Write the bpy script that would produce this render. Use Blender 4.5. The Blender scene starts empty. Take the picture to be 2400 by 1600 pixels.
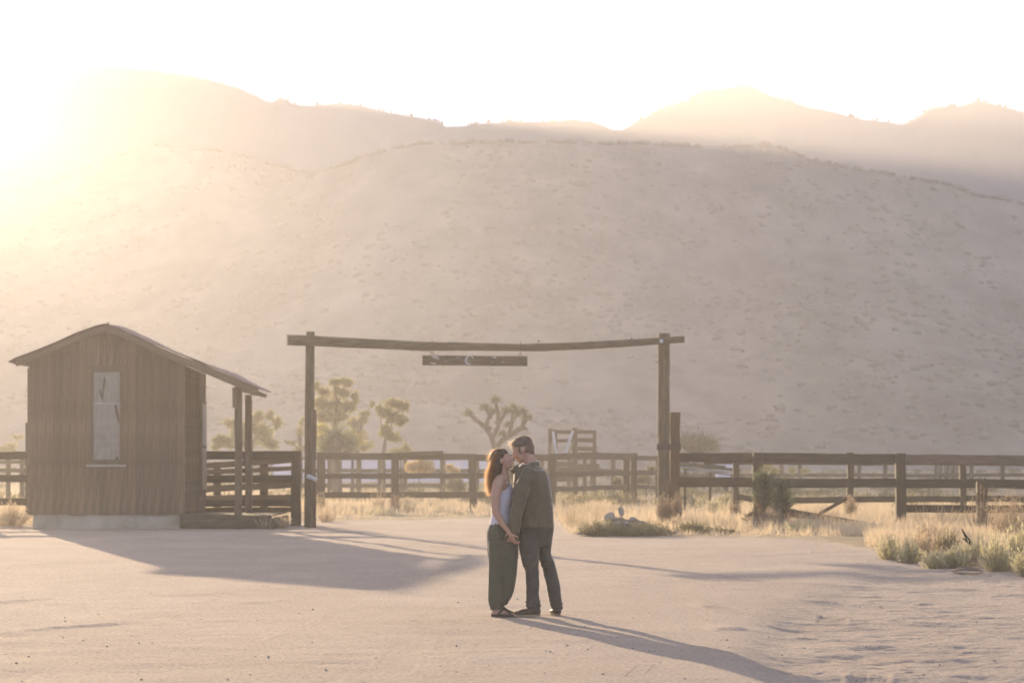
import bpy, bmesh, math, random
import numpy as np
from mathutils import Vector, Matrix
rnd = random.Random(7)
rng = np.random.RandomState(11)
C = bpy.context.scene.collection
sc = bpy.context.scene

# ------------------------------------------------------------------ camera
F = 5666.7                      # focal length in pixels of the 2400 px wide frame (85 mm)
HZ, EYE = 1090.0, 1.5           # horizon row, eye height
cam = bpy.data.cameras.new('camera'); co = bpy.data.objects.new('camera', cam); C.objects.link(co)
co.location = (0, 0, EYE); co.rotation_euler = (math.pi/2, 0, 0)
cam.lens = 85; cam.sensor_width = 36; cam.shift_y = (HZ-800)/2400
cam.clip_start = .5; cam.clip_end = 6000
cam.dof.use_dof = True; cam.dof.focus_distance = 25.0; cam.dof.aperture_fstop = 3.4
sc.camera = co
# ------------------------------------------------------------------ light
SUN_AZ, SUN_EL = math.radians(16.3), math.radians(9.4)   # azimuth to the left of the view
w = bpy.data.worlds.new('World'); sc.world = w; w.use_nodes = True
nt = w.node_tree
sky = nt.nodes.new('ShaderNodeTexSky'); sky.sky_type = 'NISHITA'; sky.sun_disc = False
sky.sun_elevation = SUN_EL; sky.sun_rotation = -SUN_AZ
sky.air_density = 0.3; sky.dust_density = 0.0; sky.ozone_density = 1.5
bg = nt.nodes['Background']; bg.inputs[1].default_value = 0.05
nt.links.new(sky.outputs[0], bg.inputs[0])
pale = nt.nodes.new('ShaderNodeBackground'); pale.inputs[0].default_value = (.152, .158, .195, 1); pale.inputs[1].default_value = 1.0   # even pale fill added over the whole sky to lift the shadows
add = nt.nodes.new('ShaderNodeAddShader'); nt.links.new(bg.outputs[0], add.inputs[0]); nt.links.new(pale.outputs[0], add.inputs[1])
nt.links.new(add.outputs[0], nt.nodes['World Output'].inputs[0])
sl = bpy.data.lights.new('sun', 'SUN'); sl.energy = 4.2; sl.angle = math.radians(.53); sl.color = (1.0, .75, .48)
so = bpy.data.objects.new('sun', sl); C.objects.link(so)
S = Vector((-math.sin(SUN_AZ)*math.cos(SUN_EL), math.cos(SUN_AZ)*math.cos(SUN_EL), math.sin(SUN_EL)))
so.rotation_euler = S.to_track_quat('Z', 'Y').to_euler()
so.location = (-60, 60, 60)
sc.view_settings.view_transform = 'Standard'; sc.view_settings.look = 'None'
sc.view_settings.exposure = 1.5; sc.view_settings.gamma = 1; sc.view_settings.use_curve_mapping = False
sc.cycles.use_denoising = True
sc.cycles.volume_bounces = 1
sc.cycles.max_bounces = 6; sc.cycles.transparent_max_bounces = 12
HAZE_DENSITY = 0.00072; HAZE_ANISO = 0.56

# ------------------------------------------------------------------ noise
def _h(ix, iy, s):
    n = (ix*374761393 + iy*668265263 + s*1274126177) & 0xffffffff
    n = ((n ^ (n >> 13))*1274126177) & 0xffffffff
    return ((n ^ (n >> 16)) & 0xffff)/65535.0
def vn(x, y, s=0):
    x = np.asarray(x, float); y = np.asarray(y, float)
    ix = np.floor(x).astype(np.int64); iy = np.floor(y).astype(np.int64)
    fx = x-ix; fy = y-iy; fx = fx*fx*(3-2*fx); fy = fy*fy*(3-2*fy)
    a = _h(ix, iy, s); b = _h(ix+1, iy, s); c = _h(ix, iy+1, s); d = _h(ix+1, iy+1, s)
    return (a+(b-a)*fx)*(1-fy)+(c+(d-c)*fx)*fy - .5
def fbm(x, y, s=0, o=4):
    r = 0; a = 1; t = 0
    for k in range(o):
        r = r + a*vn(x*2**k, y*2**k, s+k*17); t += a; a *= .5
    return r/t*2
def noise3(P, sc_, s=0):
    P = np.asarray(P)*sc_
    return vn(P[:, 0]+P[:, 2]*.71, P[:, 1]-P[:, 2]*.53, s)+vn(P[:, 1]+3.1+P[:, 0]*.37, P[:, 2]-P[:, 0]*.29, s+5)
def ss(x): x = np.clip(x, 0, 1); return x*x*(3-2*x)

# ------------------------------------------------------------------ mesh helpers
def mesh_np(name, V, Fc, mats=(), smooth=False):
    V = np.asarray(V, np.float32); Fc = np.asarray(Fc, np.int32)
    me = bpy.data.meshes.new(name)
    me.vertices.add(len(V)); me.vertices.foreach_set('co', V.ravel())
    n, k = Fc.shape
    me.loops.add(n*k); me.loops.foreach_set('vertex_index', Fc.ravel())
    me.polygons.add(n); me.polygons.foreach_set('loop_start', np.arange(0, n*k, k, dtype=np.int32))
    if smooth: me.polygons.foreach_set('use_smooth', np.ones(n, bool))
    for m in mats: me.materials.append(m)
    me.update(calc_edges=True)
    return me
def mesh_py(name, V, Fc, mats=(), smooth=False):
    me = bpy.data.meshes.new(name); me.from_pydata([tuple(v) for v in V], [], Fc)
    if smooth:
        me.polygons.foreach_set('use_smooth', [True]*len(me.polygons))
    for m in mats: me.materials.append(m)
    me.update(); return me
def link(name, me, parent=None, mw=None):
    o = bpy.data.objects.new(name, me); C.objects.link(o)
    if parent is not None:
        o.parent = parent
        base = parent.location if parent.parent is None else parent.parent.location+parent.location
        if mw is None: mw = Matrix.Identity(4)
        o.matrix_basis = Matrix.Translation(-base) @ mw
    elif mw is not None: o.matrix_basis = mw
    return o
def tag(o, label=None, cat=None, group=None, kind=None):
    if label: o['label'] = label
    if cat: o['category'] = cat
    if group: o['group'] = group
    if kind: o['kind'] = kind
    return o
def empty(name, loc, label, cat, group=None):
    o = bpy.data.objects.new(name, None); C.objects.link(o); o.location = loc; o.empty_display_size = .2
    return tag(o, label, cat, group)

# ------------------------------------------------------------------ materials
def mat(name, c1, c2=None, scale=3, rough=.85, bump=0, bscale=None, stretch=None, transl=None, tf=.4, c3=None, metal=0, spec=None, detail=6, coords='Object'):
    m = bpy.data.materials.new(name); m.use_nodes = True; t = m.node_tree; N = t.nodes; L = t.links
    b = N['Principled BSDF']; b.inputs['Roughness'].default_value = rough; b.inputs['Metallic'].default_value = metal
    if spec is not None: b.inputs['Specular IOR Level'].default_value = spec
    b.inputs['Base Color'].default_value = (*c1, 1)
    tc = N.new('ShaderNodeTexCoord'); mp = N.new('ShaderNodeMapping'); L.new(tc.outputs[coords], mp.inputs[0])
    if stretch: mp.inputs['Scale'].default_value = stretch
    if c2:
        n = N.new('ShaderNodeTexNoise'); n.inputs['Scale'].default_value = scale; n.inputs['Detail'].default_value = detail
        n.inputs['Roughness'].default_value = .65
        L.new(mp.outputs[0], n.inputs[0])
        r = N.new('ShaderNodeValToRGB'); r.color_ramp.elements[0].position = .32; r.color_ramp.elements[1].position = .68
        r.color_ramp.elements[0].color = (*c1, 1); r.color_ramp.elements[1].color = (*c2, 1)
        if c3:
            e = r.color_ramp.elements.new(.5); e.color = (*c3, 1)
        L.new(n.outputs[0], r.inputs[0]); L.new(r.outputs[0], b.inputs['Base Color'])
    if bump:
        n2 = N.new('ShaderNodeTexNoise'); n2.inputs['Scale'].default_value = bscale or scale*4; n2.inputs['Detail'].default_value = 6
        L.new(mp.outputs[0], n2.inputs[0])
        bp = N.new('ShaderNodeBump'); bp.inputs['Strength'].default_value = 1; bp.inputs['Distance'].default_value = bump
        L.new(n2.outputs[0], bp.inputs['Height']); L.new(bp.outputs[0], b.inputs['Normal'])
    if transl:
        tr = N.new('ShaderNodeBsdfTranslucent'); tr.inputs[0].default_value = (*transl, 1)
        mx = N.new('ShaderNodeMixShader'); mx.inputs[0].default_value = tf
        L.new(b.outputs[0], mx.inputs[1]); L.new(tr.outputs[0], mx.inputs[2])
        L.new(mx.outputs[0], N['Material Output'].inputs[0])
    return m

# ------------------------------------------------------------------ ground shape
BX = [(-99, 58.6), (-11.5, 58.6), (-11.4, 64), (-5.2, 66), (1.2, 68), (1.33, 51.8), (4.8, 49.6), (7.2, 47.2), (6.5, 43.0), (6.2, 38.5), (6.9, 34.5), (7.6, 32.6), (12, 28), (99, 28)]
def edge_d(x):          # distance at which the dry growth begins, for a given x
    xs = [-99, -11.5, -11.4, -5.2, 1.2, 1.33, 4.8, 6.0, 6.4, 6.8, 7.6, 12, 99]
    ds = [58.8, 58.8, 63.0, 65.0, 67.0, 52.0, 49.8, 47.0, 41.0, 36.5, 32.6, 28, 28]
    return np.interp(x, xs, ds)
def basin_x(d):
    return np.interp(d, [0, 14, 16, 21.8, 24.3, 28.3, 33.3, 40.5, 48, 60], [1.2, 1.3, 1.45, 1.9, 2.4, 3.3, 4.4, 6.1, 9.5, 20])
STEPS = []              # small ledges: (x0,d0,x1,d1,height)
def gpx(px, py): d = F*EYE/(py-HZ); return ((px-1200)/F*d, d)
for a in [(0, 1480, 360, 1456, .045), (-200, 1425, 160, 1398, .035), (120, 1402, 640, 1385, .018), (460, 1418, 860, 1396, .020),
          (1650, 1478, 1760, 1472, .04), (1300, 1302, 1900, 1296, .03), (1640, 1312, 2050, 1290, .035), (1620, 1425, 1700, 1418, .03),
          (1560, 1560, 1750, 1540, .016), (760, 1277, 1150, 1282, .05), (1000, 1225, 1180, 1228, .04), (800, 1208, 1000, 1212, .03), (1700, 1264, 2080, 1272, .05),
          (2040, 1300, 2250, 1320, .03), (1900, 1400, 2120, 1396, .025), (2050, 1450, 2300, 1442, .025), (1950, 1535, 2300, 1520, .02)]:
    p, q = gpx(a[0], a[1]), gpx(a[2], a[3]); STEPS.append((*p, *q, a[4]))
def height(x, d, micro=True):
    x = np.asarray(x, float); d = np.asarray(d, float)
    far = ss((d-110)/130.)
    h = far*.9 + .5*far*fbm(x*.03, d*.03, 5, 3)
    h = h + .03*fbm(x*.12, d*.09, 1, 2)*ss((d-10)/10)
    be = ss((x-basin_x(d)-.15*fbm(x*.9, d*.5, 8, 2))/(.55+.03*np.abs(d-20)))
    infl = be*(1-ss((d-44)/8.))
    h = h - .075*infl
    if micro:
        rough = .0075+.016*infl+.004*ss((-x-2)/2)*ss((28-d)/6)
        h = h + rough*fbm(x*1.1, d*1.5, 21, 5)*1.6 + .007*fbm(x*.35, d*1.2, 33, 3)
        h = h + .006*infl*fbm(x*7, d*7, 45, 3) + .0016*fbm(x*9, d*9, 46, 2)
        h = h + (.0032+.011*infl)*fbm(x*2.6, d*4.2, 64, 3)*(1-.7*ss((d-26)/20)) + .006*infl*np.maximum(0, fbm(x*5, d*6, 65, 2))
        for (x0, d0, x1, d1, a) in STEPS:
            t = (x-x0)/(x1-x0); dd = d-(d0+(d1-d0)*t) + .12*vn(x*2.1, x*0, 71)
            fade = ss(t/.35)*ss((1-t)/.35)
            wd = .018*d0
            h = h + .55*a*fade*np.where(dd > 0, np.exp(-dd/(wd*3)), np.exp(-(dd/(wd*.5))**2))*1.
    g = ss((d-edge_d(x)+.5)/1.5)
    if micro: h = h + g*(.05*fbm(x*.8, d*.8, 55, 3)+.03)
    return h
def H(x, d): return float(height(np.array([x]), np.array([d]))[0])
def PX(px, py, d): return Vector(((px-1200)/F*d, d, EYE-(py-HZ)/F*d))

# tyre tracks in the sand (world x, d polylines)
def arc(cx, cd, r, a0, a1, n=14): return [(cx+r*math.cos(math.radians(a0+(a1-a0)*i/n)), cd+r*math.sin(math.radians(a0+(a1-a0)*i/n))) for i in range(n+1)]
TR = [[gpx(-80, 1412), gpx(300, 1372), gpx(700, 1330), gpx(1000, 1290), gpx(1150, 1262)], [gpx(-80, 1465), gpx(400, 1400), gpx(900, 1345), gpx(1180, 1290), gpx(1290, 1256)],
      [gpx(2450, 1480), gpx(1900, 1418), gpx(1560, 1352), gpx(1400, 1300), gpx(1330, 1262)], [gpx(2450, 1575), gpx(2000, 1500), gpx(1700, 1430), gpx(1520, 1360)], [gpx(300, 1640), gpx(620, 1520), gpx(820, 1440), gpx(1000, 1370), gpx(1090, 1310)],
      [gpx(1010, 1600), gpx(1090, 1465)], [gpx(880, 1620), gpx(990, 1480)], [gpx(1470, 1640), gpx(1462, 1500)], [gpx(1300, 1640), gpx(1340, 1510)],
      [gpx(1945, 1460), gpx(1960, 1404)], [gpx(1600, 1640), gpx(1500, 1520)], [gpx(360, 1470), gpx(395, 1425)], [gpx(580, 1460), gpx(592, 1418)],
      [gpx(430, 1445), gpx(520, 1420)], [gpx(235, 1452), gpx(275, 1420)], [gpx(1560, 1545), gpx(1550, 1440)],
      arc(4.9, 18.2, 1.5, 95, 175), arc(3.4, 19.0, .7, -70, 60), arc(5.6, 26.5, 1.4, 150, 230), arc(2.6, 19.6, .6, -120, -10), arc(1.75, 22.0, .9, -60, 60), arc(3.2, 21.8, .8, -80, 50), arc(2.9, 17.5, 1.1, 100, 190), arc(4.1, 20.4, 1.0, -100, 20), arc(3.9, 25.2, .8, -80, 40),
[gpx(2000, 1620), gpx(2060, 1540)], [gpx(1420, 1600), gpx(1660, 1510)], [gpx(700, 1640), gpx(830, 1520)], arc(5.2, 23.5, 1.6, 150, 215)]
def tracks(x, d):
    U = np.full(x.shape, 9.); T = np.zeros(x.shape); base = 0; E = np.zeros(x.shape)
    for tr in TR:
        tot = sum(math.hypot(q[0]-p[0], q[1]-p[1]) for p, q in zip(tr[:-1], tr[1:])); s0 = 0
        for (p, q) in zip(tr[:-1], tr[1:]):
            ex, ed = q[0]-p[0], q[1]-p[1]; L = math.hypot(ex, ed)
            t = ((x-p[0])*ex+(d-p[1])*ed)/L; u = ((x-p[0])*ed-(d-p[1])*ex)/L
            ok = (t > -.02) & (t < L+.02) & (np.abs(u) < np.abs(U)) & (np.abs(u) < .25)
            U = np.where(ok, u, U); T = np.where(ok, base+t, T); base += L; f = (s0+t)/tot; E = np.where(ok, ss(f/.3)*ss((1-f)/.3), E); s0 += L
    return U, T, E

# ------------------------------------------------------------------ ground sheet
NC, NR = 760, 830
uin = np.linspace(-1, 1, NC)
outs = np.array([1.25, 1.8, 3, 6, 12, 30, 60, 110, 200, 380, 600.])
ys = np.linspace(1660, 1212, NR); rows = F*EYE/(ys-HZ)
rows = np.concatenate([[-95, -60, -30, -10, 0, 6, 10, 12.5], rows, rows[-1]+np.cumsum(np.linspace(.4, 4, 70)), [240, 270, 320, 420, 600, 765]])
wd = np.where(rows < 16, .245*16+1.2, .245*np.minimum(rows, 120)+1.2)
X = np.concatenate([-(wd[:, None]*1.0+outs[::-1][None]), uin[None]*wd[:, None], wd[:, None]+outs[None]], 1)
D = np.repeat(rows[:, None], X.shape[1], 1)
Z = height(X, D)
U, T, TE = tracks(X, D)
msk = ss((.16-np.abs(U))/.04)
ribs = np.cos(U/.052*2*math.pi)
tv_ = ss(.55+1.8*fbm(X*.9, D*.9, 77, 3))*(.45+.75*ss((X-1.2)/1.5))*TE
Z = Z + tv_*(msk*(-.004+.0012*ribs) + .004*np.exp(-((np.abs(U)-.17)/.03)**2))
nr, nc = X.shape
V = np.stack([X, D, Z], -1).reshape(-1, 3)
i = np.arange(nr-1)[:, None]*nc+np.arange(nc-1)[None]
Q = np.stack([i, i+1, i+nc+1, i+nc], -1).reshape(-1, 4)

def ground_material():
    m = bpy.data.materials.new('sand'); m.use_nodes = True; t = m.node_tree; N = t.nodes; L = t.links
    b = N['Principled BSDF']; b.inputs['Roughness'].default_value = .95; b.inputs['Specular IOR Level'].default_value = .15
    tc = N.new('ShaderNodeTexCoord')
    def noi(s, det, stretch=(1, 1, 1)):
        mp = N.new('ShaderNodeMapping'); mp.inputs['Scale'].default_value = stretch; L.new(tc.outputs['Object'], mp.inputs[0])
        n = N.new('ShaderNodeTexNoise'); n.inputs['Scale'].default_value = s; n.inputs['Detail'].default_value = det; n.inputs['Roughness'].default_value = .7
        L.new(mp.outputs[0], n.inputs[0]); return n
    def ramp(src, a, c, p0=.3, p1=.7):
        r = N.new('ShaderNodeValToRGB'); r.color_ramp.elements[0].position = p0; r.color_ramp.elements[1].position = p1
        r.color_ramp.elements[0].color = (*a, 1); r.color_ramp.elements[1].color = (*c, 1); L.new(src.outputs[0], r.inputs[0]); return r
    n1 = noi(.5, 5, (1, .5, 1)); r1 = ramp(n1, (.50, .415, .335), (.64, .54, .44))
    n2 = noi(26, 5); r2 = ramp(n2, (.50, .47, .45), (1.2, 1.2, 1.2), .25, .75)
    mu = N.new('ShaderNodeMix'); mu.data_type = 'RGBA'; mu.blend_type = 'MULTIPLY'; mu.inputs[0].default_value = 1
    L.new(r1.outputs[0], mu.inputs[6]); L.new(r2.outputs[0], mu.inputs[7])
    # dry growth / leaf litter colour beyond the yard
    at = N.new('ShaderNodeAttribute'); at.attribute_name = 'litter'
    n3 = noi(1.3, 6); r3 = ramp(n3, (.27, .22, .13), (.48, .38, .24))
    mg = N.new('ShaderNodeMix'); mg.data_type = 'RGBA'; L.new(at.outputs['Fac'], mg.inputs[0])
    L.new(mu.outputs[2], mg.inputs[6]); L.new(r3.outputs[0], mg.inputs[7]); L.new(mg.outputs[2], b.inputs['Base Color'])
    # fine relief: grains, wind streaks, tyre tread
    g1 = noi(45, 4); g2 = noi(9, 6, (1, 1.7, 1))
    tv = N.new('ShaderNodeAttribute'); tv.attribute_name = 'track'
    sep = N.new('ShaderNodeSeparateXYZ'); L.new(tv.outputs['Vector'], sep.inputs[0])
    def mth(op, a, c=None):
        k = N.new('ShaderNodeMath'); k.operation = op
        for j, v in enumerate((a, c)):
            if v is None: continue
            if isinstance(v, (int, float)): k.inputs[j].default_value = v
            else: L.new(v, k.inputs[j])
        return k.outputs[0]
    ph = mth('ADD', mth('MULTIPLY', sep.outputs[1], 95.), mth('MULTIPLY', mth('ABSOLUTE', sep.outputs[0]), 60.))
    tread = mth('MULTIPLY', mth('SINE', ph), mth('MULTIPLY', sep.outputs[2], .014))
    hh = mth('ADD', mth('ADD', mth('MULTIPLY', g1.outputs[0], .016), mth('MULTIPLY', g2.outputs[0], .075)), tread)
    bp = N.new('ShaderNodeBump'); bp.inputs['Strength'].default_value = .8; bp.inputs['Distance'].default_value = 1.0
    L.new(hh, bp.inputs['Height']); L.new(bp.outputs[0], b.inputs['Normal'])
    return m
M = {}
M['sand'] = ground_material()
gme = mesh_np('ground', V, Q, [M['sand']], True)
lit = ss((D-edge_d(X)+.8)/1.6*(1+.0*X)+.3*fbm(X*.8, D*.5, 91, 3))*.95
a = gme.attributes.new('litter', 'FLOAT', 'POINT'); a.data.foreach_set('value', lit.ravel().astype(np.float32))
a = gme.attributes.new('track', 'FLOAT_VECTOR', 'POINT')
a.data.foreach_set('vector', np.stack([np.where(np.abs(U) > 1, 0, U), T, msk*tv_], -1).astype(np.float32).ravel())
tag(link('ground', gme), kind='structure')

# ------------------------------------------------------------------ hills and mountains
def silhouette(points):
    p = np.array(points, float); return lambda x: np.interp(x, p[:, 0], p[:, 1])
def crestrow(points, amp, seed):
    f = silhouette(points)
    return lambda px: f(px)+amp*fbm(px*.02, px*0+seed, seed, 4)
def range_mesh(name, fn, px0, px1, n, dbase, dcrest, ybase, prof, nrow, rough, mtl, seed):
    px = np.linspace(px0, px1, n); t = np.linspace(0, 1.0, nrow)
    yc = fn(px); Dc = dcrest(px)
    PXg = np.repeat(px[None], nrow+8, 0)
    rows_ = []
    kr = np.hanning(41); kr /= kr.sum(); ysm = np.convolve(np.pad(yc, 20, mode='edge'), kr, 'valid')
    for k in range(nrow):
        tt = t[k]; Dk = dbase+(Dc-dbase)*tt
        s = tt**prof
        yy = ybase+(ysm+(yc-ysm)*tt**7-ybase)*s
        el = (HZ-yy)/F
        wx = (px-1200)/F*Dk
        z = EYE+el*Dk
        e = math.sin(math.pi*tt)**.8
        z = z + e*rough*(fbm(wx*.035+seed, Dk*.02, seed, 5)*1.0+.6*np.abs(fbm(wx*.02, Dk*.008, seed+9, 3))-.3)
        rows_.append(np.stack([wx, Dk, z], -1))
    top = rows_[-1]
    for k in range(1, 9):
        f = k/8.; q = top.copy(); q[:, 1] += f*Dc*.2; q[:, 0] *= (1+f*.2); q[:, 2] = top[:, 2]*(1-f*1.02)**1.2 if f < .98 else -1.0
        rows_.append(q)
    G = np.stack(rows_)
    a, b = G.shape[:2]
    i = np.arange(a-1)[:, None]*b+np.arange(b-1)[None]
    Qd = np.stack([i, i+1, i+b+1, i+b], -1).reshape(-1, 4)
    me = mesh_np(name, G.reshape(-1, 3), Qd, [mtl], True)
    tag(link(name, me), kind='structure')
    return G
M['hill'] = mat('hill_soil', (.165, .135, .10), (.29, .245, .19), scale=.11, rough=.95, c3=(.22, .185, .142), detail=12, stretch=(1, .4, 1))
M['mountain'] = mat('mountain_rock', (.14, .13, .11), (.24, .21, .19), scale=.01, rough=.95, detail=8)
front = crestrow([(-1600, 640), (-900, 560), (-300, 430), (0, 403), (77, 426), (138, 424), (230, 386), (306, 352), (372, 342), (510, 353), (602, 375), (700, 399), (745, 406),
    (816, 381), (908, 350), (995, 336), (1173, 332), (1506, 336), (1659, 341), (1797, 341), (1837, 346), (1889, 369), (1985, 395), (2093, 407), (2133, 418), (2205, 425), (2286, 456),
    (2399, 478), (2700, 540), (3100, 700), (3700, 900), (4200, 1040)], 5, 3)
dc = lambda px: 480-60*ss((px-300)/700.)
GF = range_mesh('hills', front, -1600, 4200, 620, 240, dc, 1111, 1.12, 110, 4.2, M['hill'], 3)
left = crestrow([(-1500, 900), (-700, 660), (-330, 430), (-150, 360), (-28, 275), (-8, 172), (0, 166), (60, 141), (100, 135), (150, 137), (200, 150), (320, 163), (400, 170), (480, 185), (560, 205), (605, 228),
    (620, 235), (640, 238), (655, 228), (672, 234), (690, 245), (740, 248), (800, 244), (850, 248), (900, 262), (980, 275), (1020, 285), (1045, 297), (1080, 297), (1110, 291), (1150, 296), (1250, 315), (1400, 360), (1600, 450)], 3, 13)
GL = range_mesh('mountain_range_near', left, -1500, 1600, 420, 515, lambda px: 575+0*px, 620, 1.0, 30, 10, M['mountain'], 13)
right = crestrow([(700, 420), (900, 340), (1050, 300), (1130, 289), (1200, 284), (1260, 286), (1300, 284), (1340, 279), (1385, 284), (1410, 292), (1435, 303), (1460, 302), (1500, 280), (1560, 252), (1600, 238),
    (1640, 213), (1700, 206), (1745, 199), (1765, 203), (1800, 222), (1880, 248), (1960, 265), (2020, 280), (2080, 288), (2110, 293), (2140, 278), (2180, 255), (2230, 249), (2300, 236), (2340, 248), (2400, 262), (2600, 300), (3000, 380), (3800, 640)], 4, 23)
GR = range_mesh('mountain_range_far', right, 700, 3800, 420, 470, lambda px: 560+0*px, 640, 1.0, 30, 10, M['mountain'], 23)
# low scrub on the front hill, crest included: one uncountable mass
def blobs(P, R, seed, squash=.6, subdiv=1):
    bm = bmesh.new(); bmesh.ops.create_icosphere(bm, subdivisions=subdiv, radius=1)
    bv = np.array([v.co for v in bm.verts]); bf = np.array([[v.index for v in f.verts] for f in bm.faces]); bm.free()
    r = np.random.RandomState(seed); n = len(P)
    VV = bv[None]*(R[:, None, None])*(1+.55*(r.rand(n, len(bv), 1)-.5)); VV[:, :, 2] *= squash if np.isscalar(squash) else squash[:, None]
    VV = VV+np.asarray(P)[:, None]
    FF = bf[None]+(np.arange(n)*len(bv))[:, None, None]
    return VV.reshape(-1, 3), FF.reshape(-1, 3)
nrw = 110
ns = 22000
kk = (rng.rand(ns)**.8*(nrw-2)).astype(int); jj = np.clip(((rng.rand(ns)*3700-300+1600)/5800*620).astype(int), 0, 618)
P = GF[kk, jj]+(GF[kk+1, jj+1]-GF[kk, jj])*rng.rand(ns, 1)
keep = fbm(P[:, 0]*.06, P[:, 1]*.05, 61, 4) > -.12+.4*(rng.rand(ns)-.5)
P = P[keep]; R = .12+.75*rng.rand(len(P))**4
M['scrub'] = mat('scrub', (.20, .172, .128), (.27, .232, .178), scale=.5, rough=.95)
V, Q = blobs(P, R, 5, .7)
tag(link('hill_scrub', mesh_np('hill_scrub', V, Q, [M['scrub']])), 'low dark desert scrub dotted over the front hill', kind='stuff')
jj = rng.randint(170, 470, 330); P = GF[nrw-1, jj]+np.array([0, -.5, .1]); R = .35+.5*rng.rand(len(P))
V, Q = blobs(P, R, 6, .6)
tag(link('crest_scrub', mesh_np('crest_scrub', V, Q, [M['scrub']])), 'bushes along the crest line of the front hill', kind='stuff')
P = []; R = []; Sq = []
for G, npt, lo, hi in ((GL, 230, 200, 370), (GR, 420, 50, 290)):
    nR = 30
    cl = fbm(np.arange(420)*.09, np.zeros(420), 7, 2)
    for _ in range(npt):
        j = rng.randint(lo, hi)
        if cl[j] < -.08: continue
        p = G[nR-1, j].copy(); p += (G[nR-1, j+1]-p)*rng.rand(); hgt = .22+.45*rng.rand()**2
        P.append(p+np.array([0, 0, hgt*.6])); R.append(hgt*.55); Sq.append(1.1+.9*rng.rand())
V, Q = blobs(np.array(P), np.array(R), 8, np.array(Sq))
tag(link('ridge_trees', mesh_np('ridge_trees', V, Q, [M['scrub']])), 'tiny trees standing along the mountain ridges', kind='stuff')
# haze, its density also standing in for the lens flare veil
M['haze'] = bpy.data.materials.new('haze'); M['haze'].use_nodes = True; t = M['haze'].node_tree
t.nodes.remove(t.nodes['Principled BSDF']); pv = t.nodes.new('ShaderNodeVolumePrincipled')
pv.inputs['Density'].default_value = HAZE_DENSITY; pv.inputs['Anisotropy'].default_value = HAZE_ANISO
pv.inputs['Color'].default_value = (.98, .97, .99, 1)
t.links.new(pv.outputs[0], t.nodes['Material Output'].inputs['Volume'])
x0, x1, y0, y1, z0, z1 = -700, 700, -98, 770, -3, 99
vb = [(x, y, z) for x in (x0, x1) for y in (y0, y1) for z in (z0, z1)]
tag(link('haze', mesh_py('haze', vb, [(0, 1, 3, 2), (4, 6, 7, 5), (0, 4, 5, 1), (2, 3, 7, 6), (0, 2, 6, 4), (1, 5, 7, 3)], [M['haze']])), 'thin warm haze filling the valley air, doubling as the lens flare veil', kind='stuff')
# ------------------------------------------------------------------ timber
def wood(name, a, b_, c=None, rough=.85):
    return mat(name, a, b_, scale=2.2, rough=rough, bump=.006, bscale=5, stretch=(1, 14, 14), c3=c, detail=8)
M['fence'] = wood('weathered_fence_wood', (.036, .028, .015), (.10, .076, .042), (.06, .046, .025))
M['fence_pale'] = wood('sun_bleached_wood', (.09, .07, .05), (.19, .15, .11))
M['gate'] = wood('gate_log_wood', (.045, .036, .02), (.17, .135, .08), (.09, .07, .04))
M['red_post'] = wood('reddish_post_wood', (.075, .04, .022), (.14, .08, .045))
M['shed_wood'] = wood('shed_board_wood', (.05, .034, .024), (.13, .085, .058), (.085, .055, .038))
M['trim'] = wood('shed_trim_wood', (.10, .07, .04), (.19, .14, .09))
M['metal'] = mat('rusty_roof_metal', (.16, .10, .08), (.34, .27, .25), scale=2, rough=.55, metal=.35, bump=.002, bscale=30)
M['iron'] = mat('dark_iron', (.03, .028, .026), (.07, .05, .04), scale=8, rough=.6, metal=.6)
M['galv'] = mat('galvanised_steel', (.35, .37, .40), (.5, .52, .55), scale=6, rough=.45, metal=.6)
M['concrete'] = mat('old_concrete', (.26, .22, .16), (.50, .44, .36), scale=1.1, rough=.95, bump=.012, bscale=14, c3=(.40, .35, .27))
M['white'] = mat('flaking_white_paint', (.22, .20, .18), (.55, .53, .53), scale=9, rough=.7, bump=.002)
M['curtain'] = mat('pale_window_glass', (.20, .17, .13), (.33, .29, .23), scale=3, rough=.35, stretch=(3, 3, 1))  # pale mottled tone over the panes
M['dark'] = mat('dark_opening', (.02, .017, .015), (.05, .04, .03), scale=6)
M['stone'] = mat('pale_rock', (.15, .135, .115), (.40, .36, .32), scale=3, rough=.9, bump=.02, bscale=9)
bseed = [100]
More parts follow.
